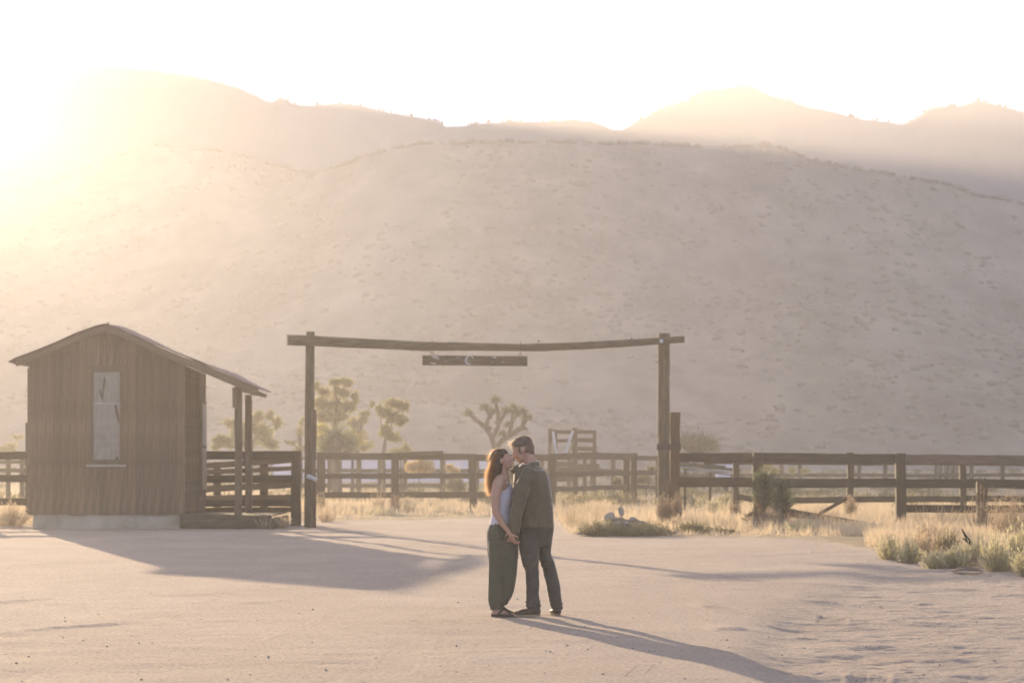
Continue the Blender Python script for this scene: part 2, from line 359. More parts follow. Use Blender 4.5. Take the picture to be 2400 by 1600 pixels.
def beam(name, p0, p1, h, t, mtl, parent, h1=None, t1=None, wob=.010, seg=.45, chamfer=.12, roll=None, sag=0, rnd_n=0):
    """a timber from p0 to p1: height h along local Z, thickness t along local Y"""
    p0 = Vector(p0); p1 = Vector(p1); ax = p1-p0; L = ax.length; ax.normalize()
    ref = Vector((0, 0, 1)) if abs(ax.z) < .8 else Vector((1, 0, 0))
    yv = ref.cross(ax).normalized(); zv = ax.cross(yv).normalized()
    n = max(2, int(L/seg)+1); bseed[0] += 1; r = np.random.RandomState(bseed[0])
    h1 = h1 or h; t1 = t1 or t
    if rnd_n:
        a = np.linspace(0, 2*math.pi, rnd_n, endpoint=False); prof = np.stack([np.cos(a)*.5, np.sin(a)*.5], 1)
    else:
        c = chamfer; prof = np.array([(-.5+c, -.5), (.5-c, -.5), (.5, -.5+c), (.5, .5-c), (.5-c, .5), (-.5+c, .5), (-.5, .5-c), (-.5, -.5+c)])
    k = len(prof); VV = []
    off = np.cumsum(r.randn(n+1, 2)*wob*.5, 0); off -= np.linspace(0, 1, n+1)[:, None]*off[-1]
    for i in range(n+1):
        f = i/n; hh = h+(h1-h)*f; tt = t+(t1-t)*f
        jit = 1+(r.rand(k)-.5)[:, None]*min(.12, wob*5)
        q = prof*jit; dz = off[i, 1]-sag*4*f*(1-f)
        for (a_, b_) in q: VV.append((L*f, a_*tt+off[i, 0], b_*hh+dz))
    FF = [(i*k+j, i*k+(j+1) % k, (i+1)*k+(j+1) % k, (i+1)*k+j) for i in range(n) for j in range(k)]
    FF = [tuple(reversed(f)) for f in FF]
    FF += [tuple(range(k)), tuple(reversed(range(n*k, n*k+k)))]
    me = mesh_py(name, VV, FF, [mtl], False)
    mw = Matrix(((ax.x, yv.x, zv.x, p0.x), (ax.y, yv.y, zv.y, p0.y), (ax.z, yv.z, zv.z, p0.z), (0, 0, 0, 1)))
    return link(name, me, parent, mw)
def sub(o, parent):      # make o a child of part 'parent' keeping its place (both are children of one thing)
    bpy.context.view_layer.update()
    w_ = o.matrix_world.copy(); o.parent = parent; o.matrix_parent_inverse = parent.matrix_world.inverted(); o.matrix_basis = w_
def rail(parent, x0, t0, b0, x1, t1, b1, d0, d1=None, thick=.05, mtl=None, name='rail', wob=.012, sag=0):
    d1 = d1 or d0
    return beam(name, PX(x0, (t0+b0)/2, d0), PX(x1, (t1+b1)/2, d1), (b0-t0)/F*d0, thick, mtl or M['fence'], parent, h1=(b1-t1)/F*d1, wob=wob, sag=sag)
def post(parent, xa, xb, top, d, thick=None, mtl=None, name='post', lean=0, bury=.12, wob=.014, rnd_n=0):
    wd_ = (xb-xa)/F*d; p = PX((xa+xb)/2, top, d); g = H(p.x, d)
    q = Vector((p.x+lean, d, g-bury))
    return beam(name, q, p, wd_, thick or wd_, mtl or M['fence'], parent, wob=wob, rnd_n=rnd_n)
def root(name, px, d, label, cat, group=None):
    x = (px-1200)/F*d; return empty(name, (x, d, H(x, d)), label, cat, group)

FG = 'corral fence runs'
# near fence, right of the gate
f1 = root('rail_fence', 2100, 59.4, 'nearest dark rail fence right of the gate, with a fallen bottom rail', 'fence', FG)
rail(f1, 1594, 1061, 1083, 1776, 1061, 1084, 61.2, 59.5, .09); rail(f1, 1776, 1061, 1084, 2109, 1063, 1085, 59.5, 59.3, .09)
rail(f1, 2109, 1064, 1088, 2470, 1067, 1092, 59.3, 58.6, .10, M['fence_pale'])
rail(f1, 1594, 1116, 1141, 1776, 1119, 1141, 61.2, 59.5, .09); rail(f1, 1776, 1119, 1141, 2109, 1121, 1142, 59.5, 59.3, .09)
rail(f1, 2109, 1122, 1143, 2470, 1124, 1145, 59.3, 58.6, .09); rail(f1, 2115, 1182, 1200, 2470, 1184, 1202, 59.5, 58.8, .06)
for xa, xb, tp in ((1765, 1787, 1060), (2098, 2121, 1062), (2440, 2464, 1066)): post(f1, xa, xb, tp, 59.4-.12)
fr = rail(f1, 1850, 1192, 1212, 2075, 1229, 1236, 58.0, 57.6, .07, name='fallen_rail'); fr['label'] = 'fallen bottom rail sloping down to the ground'
rail(f1, 1920, 1199, 1207, 1985, 1163, 1171, 59.9, 59.9, .06, name='brace')
# second fence close behind it
f2 = root('rail_fence', 2000, 70, 'thinner rail fence running close behind the nearest fence on the right', 'fence', FG)
rail(f2, 1650, 1069, 1087, 1724, 1069, 1087, 70); rail(f2, 1724, 1070, 1089, 1992, 1070, 1089, 70); rail(f2, 1992, 1070, 1089, 2256, 1071, 1090, 70); rail(f2, 2256, 1071, 1090, 2480, 1073, 1091, 70)
rail(f2, 1732, 1157, 1170, 1800, 1170, 1184, 70); rail(f2, 1815, 1165, 1179, 1992, 1163, 1178, 70); rail(f2, 1992, 1163, 1177, 2256, 1162, 1176, 70); rail(f2, 2256, 1162, 1176, 2480, 1162, 1177, 70)
for xa, xb, tp in ((1717, 1732, 1066), (1985, 2000, 1060), (2249, 2264, 1068)): post(f2, xa, xb, tp, 70)
# broken gate-side post in weeds
bp_ = root('broken_post', 2301, 54, 'short thick dark post standing in dry weeds in front of the right fence', 'post')
post(bp_, 2289, 2313, 1128, 54); beam('splinter', PX(2306, 1132, 53.9), PX(2308, 1120, 53.9), .05, .04, M['fence'], bp_)
# far corral fence, right
f3 = root('rail_fence', 2050, 150, 'distant corral fence seen between the rails at far right', 'fence', FG)
XS3 = [1610, 1661, 1832, 1875, 2014, 2075, 2277, 2350]
for k, x in enumerate(XS3): post(f3, x-4.5, x+4.5, 1073, 150)
for a, b2 in zip([1590]+XS3, XS3+[2460]):
    rail(f3, a, 1109, 1117, b2, 1109, 1117, 150, thick=.08); rail(f3, a, 1075, 1082, b2, 1075, 1082, 150, thick=.08)
bg_ = root('board_gate', 2215, 146, 'distant gate of upright boards seen between the rails at far right', 'gate')
for k, (a, b2) in enumerate(((2192, 2197), (2198, 2203), (2204, 2209), (2214, 2219), (2220, 2226), (2228, 2232), (2233, 2239), (2241, 2247))):
    beam('board', Vector((PX(a, 0, 146).x, 146, .35)), PX((a+b2)/2, 1077, 146), (b2-a)/F*146, .04, M['fence_pale'] if k % 2 else M['fence'], bg_)
rail(bg_, 2190, 1108, 1116, 2250, 1108, 1116, 145.9, name='cross_rail')
# centre fence
f4 = root('rail_fence', 1000, 79.4, 'centre rail fence running across behind the couple, under the hanging sign', 'fence', FG)
X4 = [752, 926, 1106, 1292, 1478]
rail(f4, 742, 1061, 1076, 926, 1061, 1076, 79.6, thick=.08); rail(f4, 926, 1062, 1077, 1106, 1063, 1077, 79.6, thick=.08)
lr = rail(f4, 930, 1061, 1073, 1039, 1056, 1069, 79.5, thick=.05, name='loose_rail'); lr['label'] = 'loose board riding up at the top'
rail(f4, 1106, 1064, 1079, 1292, 1064, 1079, 79.6, thick=.08); rail(f4, 1292, 1063, 1078, 1492, 1062, 1078, 79.6, 88, thick=.08)
rail(f4, 742, 1109, 1122, 926, 1109, 1122, 79.6); rail(f4, 926, 1108, 1121, 1106, 1108, 1121, 79.6); rail(f4, 1106, 1108, 1121, 1292, 1108, 1121, 79.6)
rail(f4, 742, 1153, 1167, 926, 1153, 1166, 79.6); rail(f4, 926, 1152, 1166, 1106, 1152, 1166, 79.6); rail(f4, 1106, 1152, 1166, 1292, 1152, 1166, 79.6)
rail(f4, 1292, 1104, 1117, 1478, 1102, 1115, 79.6, 88); rail(f4, 1292, 1140, 1152, 1478, 1136, 1147, 79.6, 88)
post(f4, 742, 762, 1060, 79.2); post(f4, 917, 935, 1061, 79.2); post(f4, 1097, 1115, 1063, 79.2, lean=.06); post(f4, 1284, 1302, 1063, 79.2)
post(f4, 1460, 1476, 1064, 87.7); post(f4, 1478, 1493, 1061, 87.8)
f5 = root('rail_fence', 1520, 92, 'lower sagging fence section between the thick double post and the right gate post', 'fence', FG)
rail(f5, 1492, 1067, 1078, 1548, 1069, 1080, 90, 92); rail(f5, 1492, 1102, 1113, 1548, 1103, 1114, 90, 92); rail(f5, 1492, 1136, 1144, 1548, 1138, 1147, 90, 92)
post(f5, 1536, 1550, 1068, 92)
f6 = root('rail_fence', 900, 118, 'farther fence seen through the centre fence, with a low pale roof behind', 'fence', FG)
X6 = [772, 842, 890, 950, 1036, 1118, 1200, 1270, 1335, 1388, 1437]
for x in X6: post(f6, x-5, x+5+(3 if x == 1036 else 0), 1069, 118)
for a, b2 in zip([700]+X6, X6+[1470]): rail(f6, a, 1098, 1107, b2, 1098, 1107, 118.2, thick=.06); rail(f6, a, 1070, 1077, b2, 1070, 1077, 118.2, thick=.06)
for a, b2 in zip([700]+X6[:4], X6[:5]): rail(f6, a, 1133, 1142, b2, 1133, 1142, 118.2, thick=.06)
# left of the shed
f7 = root('rail_fence', 30, 61, 'rail fence running out of frame at the left edge, beyond the shed', 'fence', FG)
rail(f7, -170, 1056, 1075, -70, 1056, 1075, 61, thick=.08); rail(f7, -70, 1057, 1075, 90, 1057, 1076, 61, thick=.08); rail(f7, -70, 1113, 1130, 90, 1113, 1130, 61, wob=.02); rail(f7, -70, 1167, 1183, 90, 1167, 1184, 61)
post(f7, -82, -60, 1056, 60.8); post(f7, 95, 115, 1056, 63.5)
tp = root('tall_pole', 62, 72, 'tall thin pole rising above the fence behind the left edge of the shed', 'pole')
post(tp, 59.5, 65.5, 990, 72, rnd_n=8)
f8 = root('rail_fence', 0, 95, 'distant pale corral fence at the left edge seen between the rails', 'fence', FG)
for x in (-60, 20, 52): post(f8, x-5, x+5, 1072, 95)
rail(f8, -90, 1078, 1086, 100, 1078, 1086, 95); rail(f8, -90, 1096, 1106, 100, 1098, 1107, 95)
# between shed and gate
f9 = root('rail_fence', 590, 60.3, 'four rail fence panel joining the shed porch to the left gate post', 'fence', FG)
rail(f9, 430, 1057, 1077, 700, 1057, 1076, 60.6, thick=.08); rail(f9, 430, 1113, 1131, 700, 1113, 1131, 60.6, thick=.08)
rail(f9, 430, 1171, 1187, 700, 1171, 1187, 60.6); rail(f9, 430, 1189, 1202, 700, 1188, 1199, 60.6)
post(f9, 683, 706, 1056, 60.0)
g1 = root('field_gate', 590, 66, 'swung open wooden field gate with slanting boards behind the porch fence panel', 'gate')
rail(g1, 484, 1085, 1099, 694, 1069, 1083, 66, 63, .04, name='board'); rail(g1, 484, 1100, 1112, 694, 1091, 1101, 66, 63, .04, name='board'); rail(g1, 484, 1138, 1153, 694, 1128, 1143, 66, 63, .04, name='board'); rail(g1, 484, 1160, 1172, 694, 1158, 1170, 66, 63, .04, name='board')
beam('upright', PX(509, 1190, 65.9), PX(509, 1082, 65.9), .20, .05, M['fence'], g1); beam('upright', PX(619, 1190, 64.4), PX(618, 1072, 64.4), .22, .05, M['fence'], g1)

# ------------------------------------------------------------------ tall ranch gate
gt = root('ranch_gate', 1140, 59, 'tall ranch gateway of two log posts joined by a sagging log crossbeam', 'gate')
def log(name, pts, mtl, parent, n=12, rough=.02):
    """round timber along pts = [(Vector, radius_y, radius_z)]"""
    ax = (pts[-1][0]-pts[0][0]).normalized(); vertical = abs(ax.z) > .8
    ref = Vector((0, 0, 1)) if not vertical else Vector((0, 1, 0))
    yv = ref.cross(ax).normalized(); zv = ax.cross(yv).normalized(); p0 = pts[0][0]; VV = []; bseed[0] += 1; r = np.random.RandomState(bseed[0])
    lump = 1+(r.rand(n)-.5)*.10
    for (p, ry, rz) in pts:
        q = p-p0; lx = q.dot(ax); ly = q.dot(yv); lz = q.dot(zv)
        for j in range(n):
            a = 2*math.pi*j/n; u = lump[j]*(1+(r.rand()-.5)*rough*2)
            ca, sa = math.cos(a), math.sin(a); se = lambda v: math.copysign(abs(v)**.72, v)
            VV.append((lx, ly+se(ca)*ry*u, lz+se(sa)*rz*u))
    m_ = len(pts)
    FF = [(i*n+(j+1) % n, i*n+j, (i+1)*n+j, (i+1)*n+(j+1) % n) for i in range(m_-1) for j in range(n)]
    FF += [tuple(range(n)), tuple(reversed(range((m_-1)*n, m_*n)))]
    me = mesh_py(name, VV, FF, [mtl], True); 
    for p in me.polygons[-2:]: p.use_smooth = False
    mw = Matrix(((ax.x, yv.x, zv.x, p0.x), (ax.y, yv.y, zv.y, p0.y), (ax.z, yv.z, zv.z, p0.z), (0, 0, 0, 1)))
    return link(name, me, parent, mw)
def lerp_rows(x, pts): return float(np.interp(x, [p[0] for p in pts], [p[1] for p in pts]))
topL = [(673, 784), (737, 787), (852, 793), (988, 801), (1104, 803), (1204, 806), (1240, 805), (1336, 803), (1406, 799), (1542, 791.5), (1603, 787)]
botL = [(673, 809), (737, 811), (852, 816), (985, 822), (1137, 822), (1267, 823), (1406, 817), (1542, 807), (1603, 803)]
pts = []
for x in np.linspace(673, 1602, 44):
    f = (x-673)/929; d = 58.3+(60.8-58.3)*f; t_, b_ = lerp_rows(x, topL), lerp_rows(x, botL); r_ = (b_-t_)/2/F*d
    pts.append((PX(x, (t_+b_)/2, d), r_*.95, r_*1.02))
cb = log('crossbeam', pts, M['gate'], gt, 14, .05)
def gpost(xs, d, name='post', mtl=None):
    pts = []
    for (y, xa, xb) in xs:
        yy = y; r_ = (xb-xa)/2/F*d; pts.append((PX((xa+xb)/2, yy, d), r_, r_*.97))
    P_ = []
    for (a, b2) in zip(pts[:-1], pts[1:]):
        m_ = 7
        for k in range(m_): f = k/m_; P_.append((a[0].lerp(b2[0], f), a[1]+(b2[1]-a[1])*f, a[2]+(b2[2]-a[2])*f))
    P_.append(pts[-1]); return log(name, P_, mtl or M['gate'], gt, 12, .035)
gpost([(1246, 712, 740), (1120, 713, 739), (960, 714, 737), (811, 716, 737), (777, 718, 737)], 58.6)
gpost([(1240, 1541, 1571), (1060, 1541, 1570), (950, 1541, 1570), (800, 1541, 1570), (781, 1543, 1570)], 61.1)
plate = beam('bolt_plate', PX(1546, 799, 60.35), PX(1554, 799, 60.35), .085, .012, M['galv'], gt, wob=0)
hk = beam('hook', PX(1536, 846, 61.0), PX(1542, 850, 61.0), .015, .015, M['iron'], gt, wob=.002)
for (x, y) in ((1262, 799), (1480, 793)): beam('knot', PX(x, y+3, 60), PX(x+1, y-1.5, 60), .04, .04, M['gate'], gt, wob=.004)
# brown stub post strapped to the right gate post
sp = root('gate_stop_post', 1582, 61.3, 'short reddish brown square post strapped to the right gate post with an iron band', 'post')
post(sp, 1570.5, 1594, 966, 61.3, mtl=M['red_post'], thick=.26)
beam('iron_band', PX(1539, 1047, 60.9), PX(1596, 1047, 60.9), .15, .03, M['iron'], sp, wob=.004)
sp2 = root('gate_side_post', 739, 59.6, 'slim dark post standing directly behind the left gate post', 'post')
post(sp2, 733, 741, 960, 59.6, thick=.12, mtl=M['red_post'])
sp3 = root('steel_post', 728, 57.9, 'short steel post with a bent shiny cap at the left gate post foot', 'post')
post(sp3, 720, 734, 1118, 57.9, mtl=M['gate'], rnd_n=10, name='pipe', bury=.1)
beam('cap', PX(722, 1115, 57.8), PX(741, 1124, 57.7), .09, .13, M['galv'], sp3, h1=.06, wob=.004)
sp4 = root('gate_foot_post', 735, 57.8, 'reddish brown stub post beside the steel post at the foot of the left gate post', 'post')
post(sp4, 731, 741, 1128, 58.0, mtl=M['red_post'])

# hanging sign
hs = empty('hanging_sign', PX(1113, 845, 59.5), 'narrow weathered wooden name board hanging on two rings from the sagging crossbeam', 'sign')
bd = beam('board', PX(990, 844, 59.5), PX(1236, 846, 59.5), .245, .05, M['gate'], hs, wob=.003, seg=.3, chamfer=.04)
def ring(c, R, r, parent, mtl, a0=0, a1=360, n=18, name='ring'):
    VV = []; FF = []; k = 6; m_ = n+1
    for i in range(m_):
        a = math.radians(a0+(a1-a0)*i/n)
        for j in range(k):
            b2 = 2*math.pi*j/k; rr = R+r*math.cos(b2)
            VV.append((c.x+rr*math.cos(a), c.y+r*math.sin(b2), c.z+rr*math.sin(a)))
    FF = [(i*k+j, i*k+(j+1) % k, (i+1)*k+(j+1) % k, (i+1)*k+j) for i in range(m_-1) for j in range(k)]
    return link(name, mesh_py(name, VV, FF, [mtl], True), parent)
for (x, yt, yb) in ((1013, 797, 829), (1220, 801, 831)):
    ring(PX(x-1, yb+1.5, 59.5), .045, .007, hs, M['iron']); beam('rod', PX(x, yb-2, 59.5), PX(x, yt-2, 59.5), .012, .012, M['iron'], hs, wob=.001)
beam('wire', PX(984, 822, 59.4), PX(1012, 824.5, 59.45), .006, .006, M['iron'], hs, wob=.002)
# worn remains of painted lettering: curved strokes, each flat paint 3 mm proud of the board
M['worn_paint'] = mat('worn_pale_paint', (.42, .42, .46), (.62, .62, .68), scale=20, rough=.7)
def stroke(poly, w_, d=59.46):
    w_ = w_*1.5
    VV = []; FF = []
    P_ = [PX(a, b2, d) for a, b2 in poly]
    for i, p in enumerate(P_):
        tv = (P_[min(i+1, len(P_)-1)]-P_[max(i-1, 0)]).normalized(); nv = Vector((-tv.z, 0, tv.x))
        q = w_*(.5 if i in (0, len(P_)-1) else 1)/2
        for s_ in (1, -1):
            for dy in (0, .008): VV.append(p+nv*q*s_+Vector((0, dy, 0)))
    for i in range(len(P_)-1):
        a = i*4; b2 = a+4; FF += [(a, a+2, b2+2, b2), (a+1, b2+1, b2+3, a+3), (a, b2, b2+1, a+1), (a+2, a+3, b2+3, b2+2)]
    o = link('letter_stroke', mesh_py('letter_stroke', VV, FF, [M['worn_paint']]), hs); return o
def arcp(cx, cy, rx, ry, a0, a1, n=8): return [(cx+rx*math.cos(math.radians(a0+(a1-a0)*i/n)), cy-ry*math.sin(math.radians(a0+(a1-a0)*i/n))) for i in range(n+1)]
ls = [stroke(arcp(1018, 843, 10, 8.5, 125, 8), .018), stroke(arcp(1018, 843.5, 6, 5, 120, 20), .010), stroke(arcp(1018, 844, 10, 8, 215, 290), .013),
      stroke(arcp(1101, 844, 9.5, 9.5, 70, 30), .016), stroke([(1101, 834.8), (1096, 835.5), (1092, 839), (1091, 845), (1092, 850), (1097, 852.8), (1103, 853)], .018), stroke([(1098, 838), (1095, 841), (1095, 847), (1099, 850)], .008),
      stroke(arcp(1158, 841, 5, 4, 130, 10), .010), stroke([(1071, 838), (1076, 837)], .012), stroke([(1044, 845), (1047, 848)], .010), stroke([(1036, 834), (1038, 836)], .010), stroke([(1176, 848), (1181, 849)], .008), stroke([(1151, 847), (1155, 849)], .008), stroke([(1078, 837), (1081, 838.4)], .008)]
sub_ = ls

# ------------------------------------------------------------------ shed
SD = 56.7; sh = root('wooden_shed', 250, SD, 'brown board shed with a tall narrow window and a wavy roof over its porch', 'shed')
W = lambda px, py, d=SD: PX(px, py, d)
roofT = [(27, 850), (36, 843), (90, 822), (143, 800), (185, 781), (228, 766), (250, 761), (282, 770), (307, 782), (357, 806), (428, 836), (478, 854), (543, 882), (603, 909), (635, 923)]
yroof = lambda px: lerp_rows(px, roofT)
xb = list(np.linspace(68, 218, 9))+list(np.linspace(218, 281, 5))[1:]+list(np.linspace(281, 432, 9))[1:]
DEPTH = 4.0; xL, xR = W(68, 0).x, W(432, 0).x; zb = W(0, 1205).z
def prism(name, quad, y0, y1, mtl, parent):
    """quad: four (x,z) corners, extruded from y0 to y1"""
    c = Vector((quad[0][0], y0, quad[0][1]))
    VV = [(x-c.x, 0, z-c.z) for x, z in quad]+[(x-c.x, y1-y0, z-c.z) for x, z in quad]
    FF = [(0, 1, 2, 3), (7, 6, 5, 4), (0, 4, 5, 1), (1, 5, 6, 2), (2, 6, 7, 3), (3, 7, 4, 0)]
    me = mesh_py(name, VV, FF, [mtl])
    return link(name, me, parent, Matrix.Translation(c))
M['board'] = mat('shed_board_paint', (.11, .074, .042), (.21, .148, .092), scale=1.6, rough=.8, bump=.005, bscale=5, stretch=(9, 9, .8), c3=(.155, .105, .06), detail=8)
_t = M['board'].node_tree; _oi = _t.nodes.new('ShaderNodeObjectInfo'); _mr = _t.nodes.new('ShaderNodeMapRange'); _mr.inputs['To Min'].default_value = .74; _mr.inputs['To Max'].default_value = 1.18
_hv = _t.nodes.new('ShaderNodeHueSaturation'); _src = _t.nodes['Principled BSDF'].inputs['Base Color'].links[0].from_socket
_t.links.new(_oi.outputs['Random'], _mr.inputs[0]); _t.links.new(_mr.outputs[0], _hv.inputs['Value']); _t.links.new(_src, _hv.inputs['Color']); _t.links.new(_hv.outputs[0], _t.nodes['Principled BSDF'].inputs['Base Color'])
# mottled remains of paint
for k, (a, b2) in enumerate(zip(xb[:-1], xb[1:])):
    g = .35+.25*rnd.random(); a_, c_ = a+g*.5, b2-g*.5; x0, x1 = W(a_, 0).x, W(c_, 0).x; dy = rnd.uniform(-.006, .006)
    zt0, zt1 = W(0, yroof(a_)+9).z, W(0, yroof(c_)+9).z; zbb = zb-rnd.uniform(0, .02)
    segs = [(zbb, zbb, zt0, zt1)]
    if 218 <= a+.1 and b2 <= 281.1:
        segs = [(zbb, zbb, W(0, 1082).z, W(0, 1082).z), (W(0, 869).z,)*2+(zt0, zt1)]
    for (q0, q1, q2, q3) in segs: prism('board', [(x0, q0), (x1, q1), (x1, q3), (x0, q2)], SD+dy, SD+dy+.03, M['board'], sh)
    if k % 1 == 0 and not (218 < b2 < 281):
        pass
prism('inner_wall', [(xL+.03, zb), (xR-.03, zb), (xR-.03, W(0, 860).z), (W(250, 0).x, W(0, 790).z)], SD+.04, SD+.07, M['dark'], sh)
prism('inner_wall', [(xL+.03, zb), (W(250, 0).x, W(0, 790).z), (W(200, 0).x, W(0, 800).z), (xL+.03, W(0, 866).z)], SD+.045, SD+.07, M['dark'], sh)
def sideboards(x, s, n, d0=SD, d1=SD+DEPTH, top=None):
    for k in range(n):
        ya = d0+(d1-d0)*k/n+.006; yb = d0+(d1-d0)*(k+1)/n-.006; o = .006*(k % 2)
        VV = [(x, ya, zb), (x, yb, zb), (x, yb, top), (x, ya, top), (x-s*(.03+o), ya, zb), (x-s*(.03+o), yb, zb), (x-s*(.03+o), yb, top), (x-s*(.03+o), ya, top)]
        c = Vector((x, ya, zb)); VV = [tuple(Vector(v)-c) for v in VV]
        link('board', mesh_py('board', VV, [(0, 1, 2, 3), (7, 6, 5, 4), (0, 4, 5, 1), (1, 5, 6, 2), (2, 6, 7, 3), (3, 7, 4, 0)], [M['board']]), sh, Matrix.Translation(c))
        if k % 2 == 0 and not (59.3 < ya < 60.3): beam('batten', (x+s*.012, ya-.006, zb), (x+s*.012, ya-.006, top), .05, .02, M['board'], sh, wob=.002)
zt = W(0, 862).z
sideboards(xR, 1, 20, top=zt); sideboards(xL, -1, 20, top=zt)
prism('back_wall', [(xL, zb), (xR, zb), (xR, zt), (xL, zt)], SD+DEPTH-.04, SD+DEPTH, M['board'], sh)
prism('back_gable', [(xL, zt), (xR, zt), (W(252, 0).x, W(0, 785).z), (W(248, 0).x, W(0, 785).z)], SD+DEPTH-.04, SD+DEPTH, M['board'], sh)
# window
wf = prism('window', [(W(218, 0).x-.05, W(0, 1080).z), (W(218, 0).x, W(0, 1080).z), (W(218, 0).x, W(0, 871).z), (W(218, 0).x-.05, W(0, 871).z)], SD-.025, SD+.04, M['trim'], sh)
M['faded'] = mat('faded_muntin', (.30, .27, .22), (.40, .36, .31), scale=5)
def wpart(name, a, b2, c_, d_, y0, y1, m_): # px left,right ; py top,bottom
    return prism(name, [(W(a, 0).x, W(0, d_).z), (W(b2, 0).x, W(0, d_).z), (W(b2, 0).x, W(0, c_).z), (W(a, 0).x, W(0, c_).z)], y0, y1, m_, sh)
kids = [wpart('frame', 281, 286, 871, 1080, SD-.025, SD+.04, M['trim']), wpart('frame', 213, 286, 866, 871, SD-.028, SD+.04, M['trim']),
        wpart('frame', 218, 281, 1077, 1082, SD-.02, SD+.04, M['trim']), wpart('meeting_rail', 218, 281, 943.5, 946.5, SD-.004, SD+.03, M['white']),
        wpart('pane', 218.5, 280.5, 871.5, 943.5, SD+.015, SD+.03, M['curtain']), wpart('pane', 218.5, 280.5, 946.5, 1076.5, SD+.012, SD+.03, M['curtain']),
        wpart('sill', 203, 296, 1088, 1093, SD-.07, SD-.001, M['faded']), wpart('apron', 205, 293, 1094, 1099, SD-.022, SD-.002, M['trim']),
        wpart('head_trim', 206, 292, 855, 865, SD-.02, SD-.001, M['trim'])]
for x in (233, 249, 265): kids.append(wpart('muntin', x-.6, x+.6, 947, 1076, SD+.008, SD+.014, M['faded']))
for y in (970, 990, 1010, 1031, 1052): kids.append(wpart('muntin', 219, 280, y-.5, y+.5, SD+.0065, SD+.0135, M['faded']))
def poly(name, pts_, y0, th, m_):
    P_ = [(W(a, b2).x, W(a, b2).z) for a, b2 in pts_]; c = Vector((P_[0][0], y0, P_[0][1])); n = len(P_)
    VV = [(x-c.x, 0, z-c.z) for x, z in P_]+[(x-c.x, th, z-c.z) for x, z in P_]
    FF = [tuple(range(n)), tuple(reversed(range(n, 2*n)))]+[(i, n+i, n+(i+1) % n, (i+1) % n) for i in range(n)]
    return link(name, mesh_py(name, VV, FF, [m_]), sh, Matrix.Translation(c))
kids.append(poly('crack', [(244, 880), (247, 892), (243, 918), (241, 941), (238, 938), (233, 915), (235, 910), (239, 924), (241, 900)], SD+.009, .004, M['shed_wood']))
kids.append(poly('crack', [(268, 947), (273, 947), (279, 975), (280, 995), (276, 988), (270, 965)], SD+.003, .003, M['shed_wood']))
kids.append(poly('crack', [(270, 1076), (271, 1071), (276, 1070), (279, 1076)], SD+.002, .003, M['shed_wood']))
for o in kids: sub(o, wf)
for (pts_) in ([(219, 783), (224, 777), (232, 774), (229, 781), (222, 785)], [(243, 800), (249, 796), (248, 812), (245, 815)], [(191, 900), (194, 893), (193, 960), (190, 1000), (189, 940)], [(158, 835), (163, 830), (166, 862), (160, 858)], [(265, 858), (276, 852), (275, 858), (268, 861)]):
    poly('paint_flake', pts_, SD-.010, .003, M['fence_pale'])
# side window in the right wall
xs = xR+.035
def side(name, ya, yb, pz0, pz1, t0, m_):
    VV = [(t0, ya, pz0), (t0, yb, pz0), (t0, yb, pz1), (t0, ya, pz1)]; c = Vector((xs, ya, pz0))
    V2 = [(0, 0, 0), (0, yb-ya, 0), (0, yb-ya, pz1-pz0), (0, 0, pz1-pz0)]; V3 = [(t0, v[1], v[2]) for v in V2]
    return link(name, mesh_py(name, V2+V3, [(0, 3, 2, 1), (4, 5, 6, 7), (0, 1, 5, 4), (1, 2, 6, 5), (2, 3, 7, 6), (3, 0, 4, 7)], [m_]), sh, Matrix.Translation(c))
sw = side('window', 59.36, 60.30, .80, 4.0-.92, .03, M['trim'])
for o in (side('pane', 59.46, 60.2, 1.98, 3.02, .045, M['curtain']), side('pane', 59.46, 60.2, .9, 1.93, .045, M['curtain'])): sub(o, sw)
# foundation and porch
wz = lambda y: W(0, y).z
fo = prism('foundation', [(W(75, 0).x, -.1), (W(428, 0).x, -.1), (W(426, 0).x, zb-.005), (W(77, 0).x, zb-.005)], SD+.04, SD+DEPTH, M['concrete'], sh)
beam('porch_edge_board', (W(425, 0).x, 56.45, (wz(1206)+wz(1236))/2), (W(640, 0).x, 56.45, (wz(1206)+wz(1236))/2), .30, .06, M['gate'], sh)
for k in range(14):
    x0 = W(427, 0).x+k*.152; prism('porch_deck_board', [(x0, wz(1207)-.02), (x0+.145, wz(1207)-.02), (x0+.145, wz(1207)+.01), (x0, wz(1207)+.01)], 56.49, 60.4, M['gate'], sh)
beam('porch_side_board', (W(640, 0).x, 56.5, .12), (W(640, 0).x, 60.4, .12), .28, .05, M['gate'], sh)
post(sh, 550.5, 567.5, 905, 56.75, name='porch_post', mtl=M['trim'], thick=.12)
post(sh, 574.5, 590.5, 925, 58.9, name='porch_post', mtl=M['trim'], thick=.12)
post(sh, 591, 606, 935, 60.4, name='porch_post', mtl=M['trim'], thick=.12) if False else None
beam('porch_post_cleat', PX(552, 955, 56.65), PX(551, 908, 56.65), .13, .05, M['trim'], sh)
beam('porch_beam', PX(572, 912, 56.85), (PX(572, 912, 56.85).x, 59.4, PX(572, 912, 56.85).z), .15, .12, M['trim'], sh)
# rake boards following the front edge of the roof
for (a, b2) in zip(range(0, 14), range(1, 15)):
    if a in (0, 13): continue
    (xa, ya), (xc, yc) = roofT[a], roofT[b2]; th = 15 if xc < 260 else 17
    beam('rake_board', PX(xa, ya+th*.55, SD-.28), PX(xc+1, yc+th*.55, SD-.28), th/F*SD, .035, M['trim'], sh, wob=.004, seg=.4)
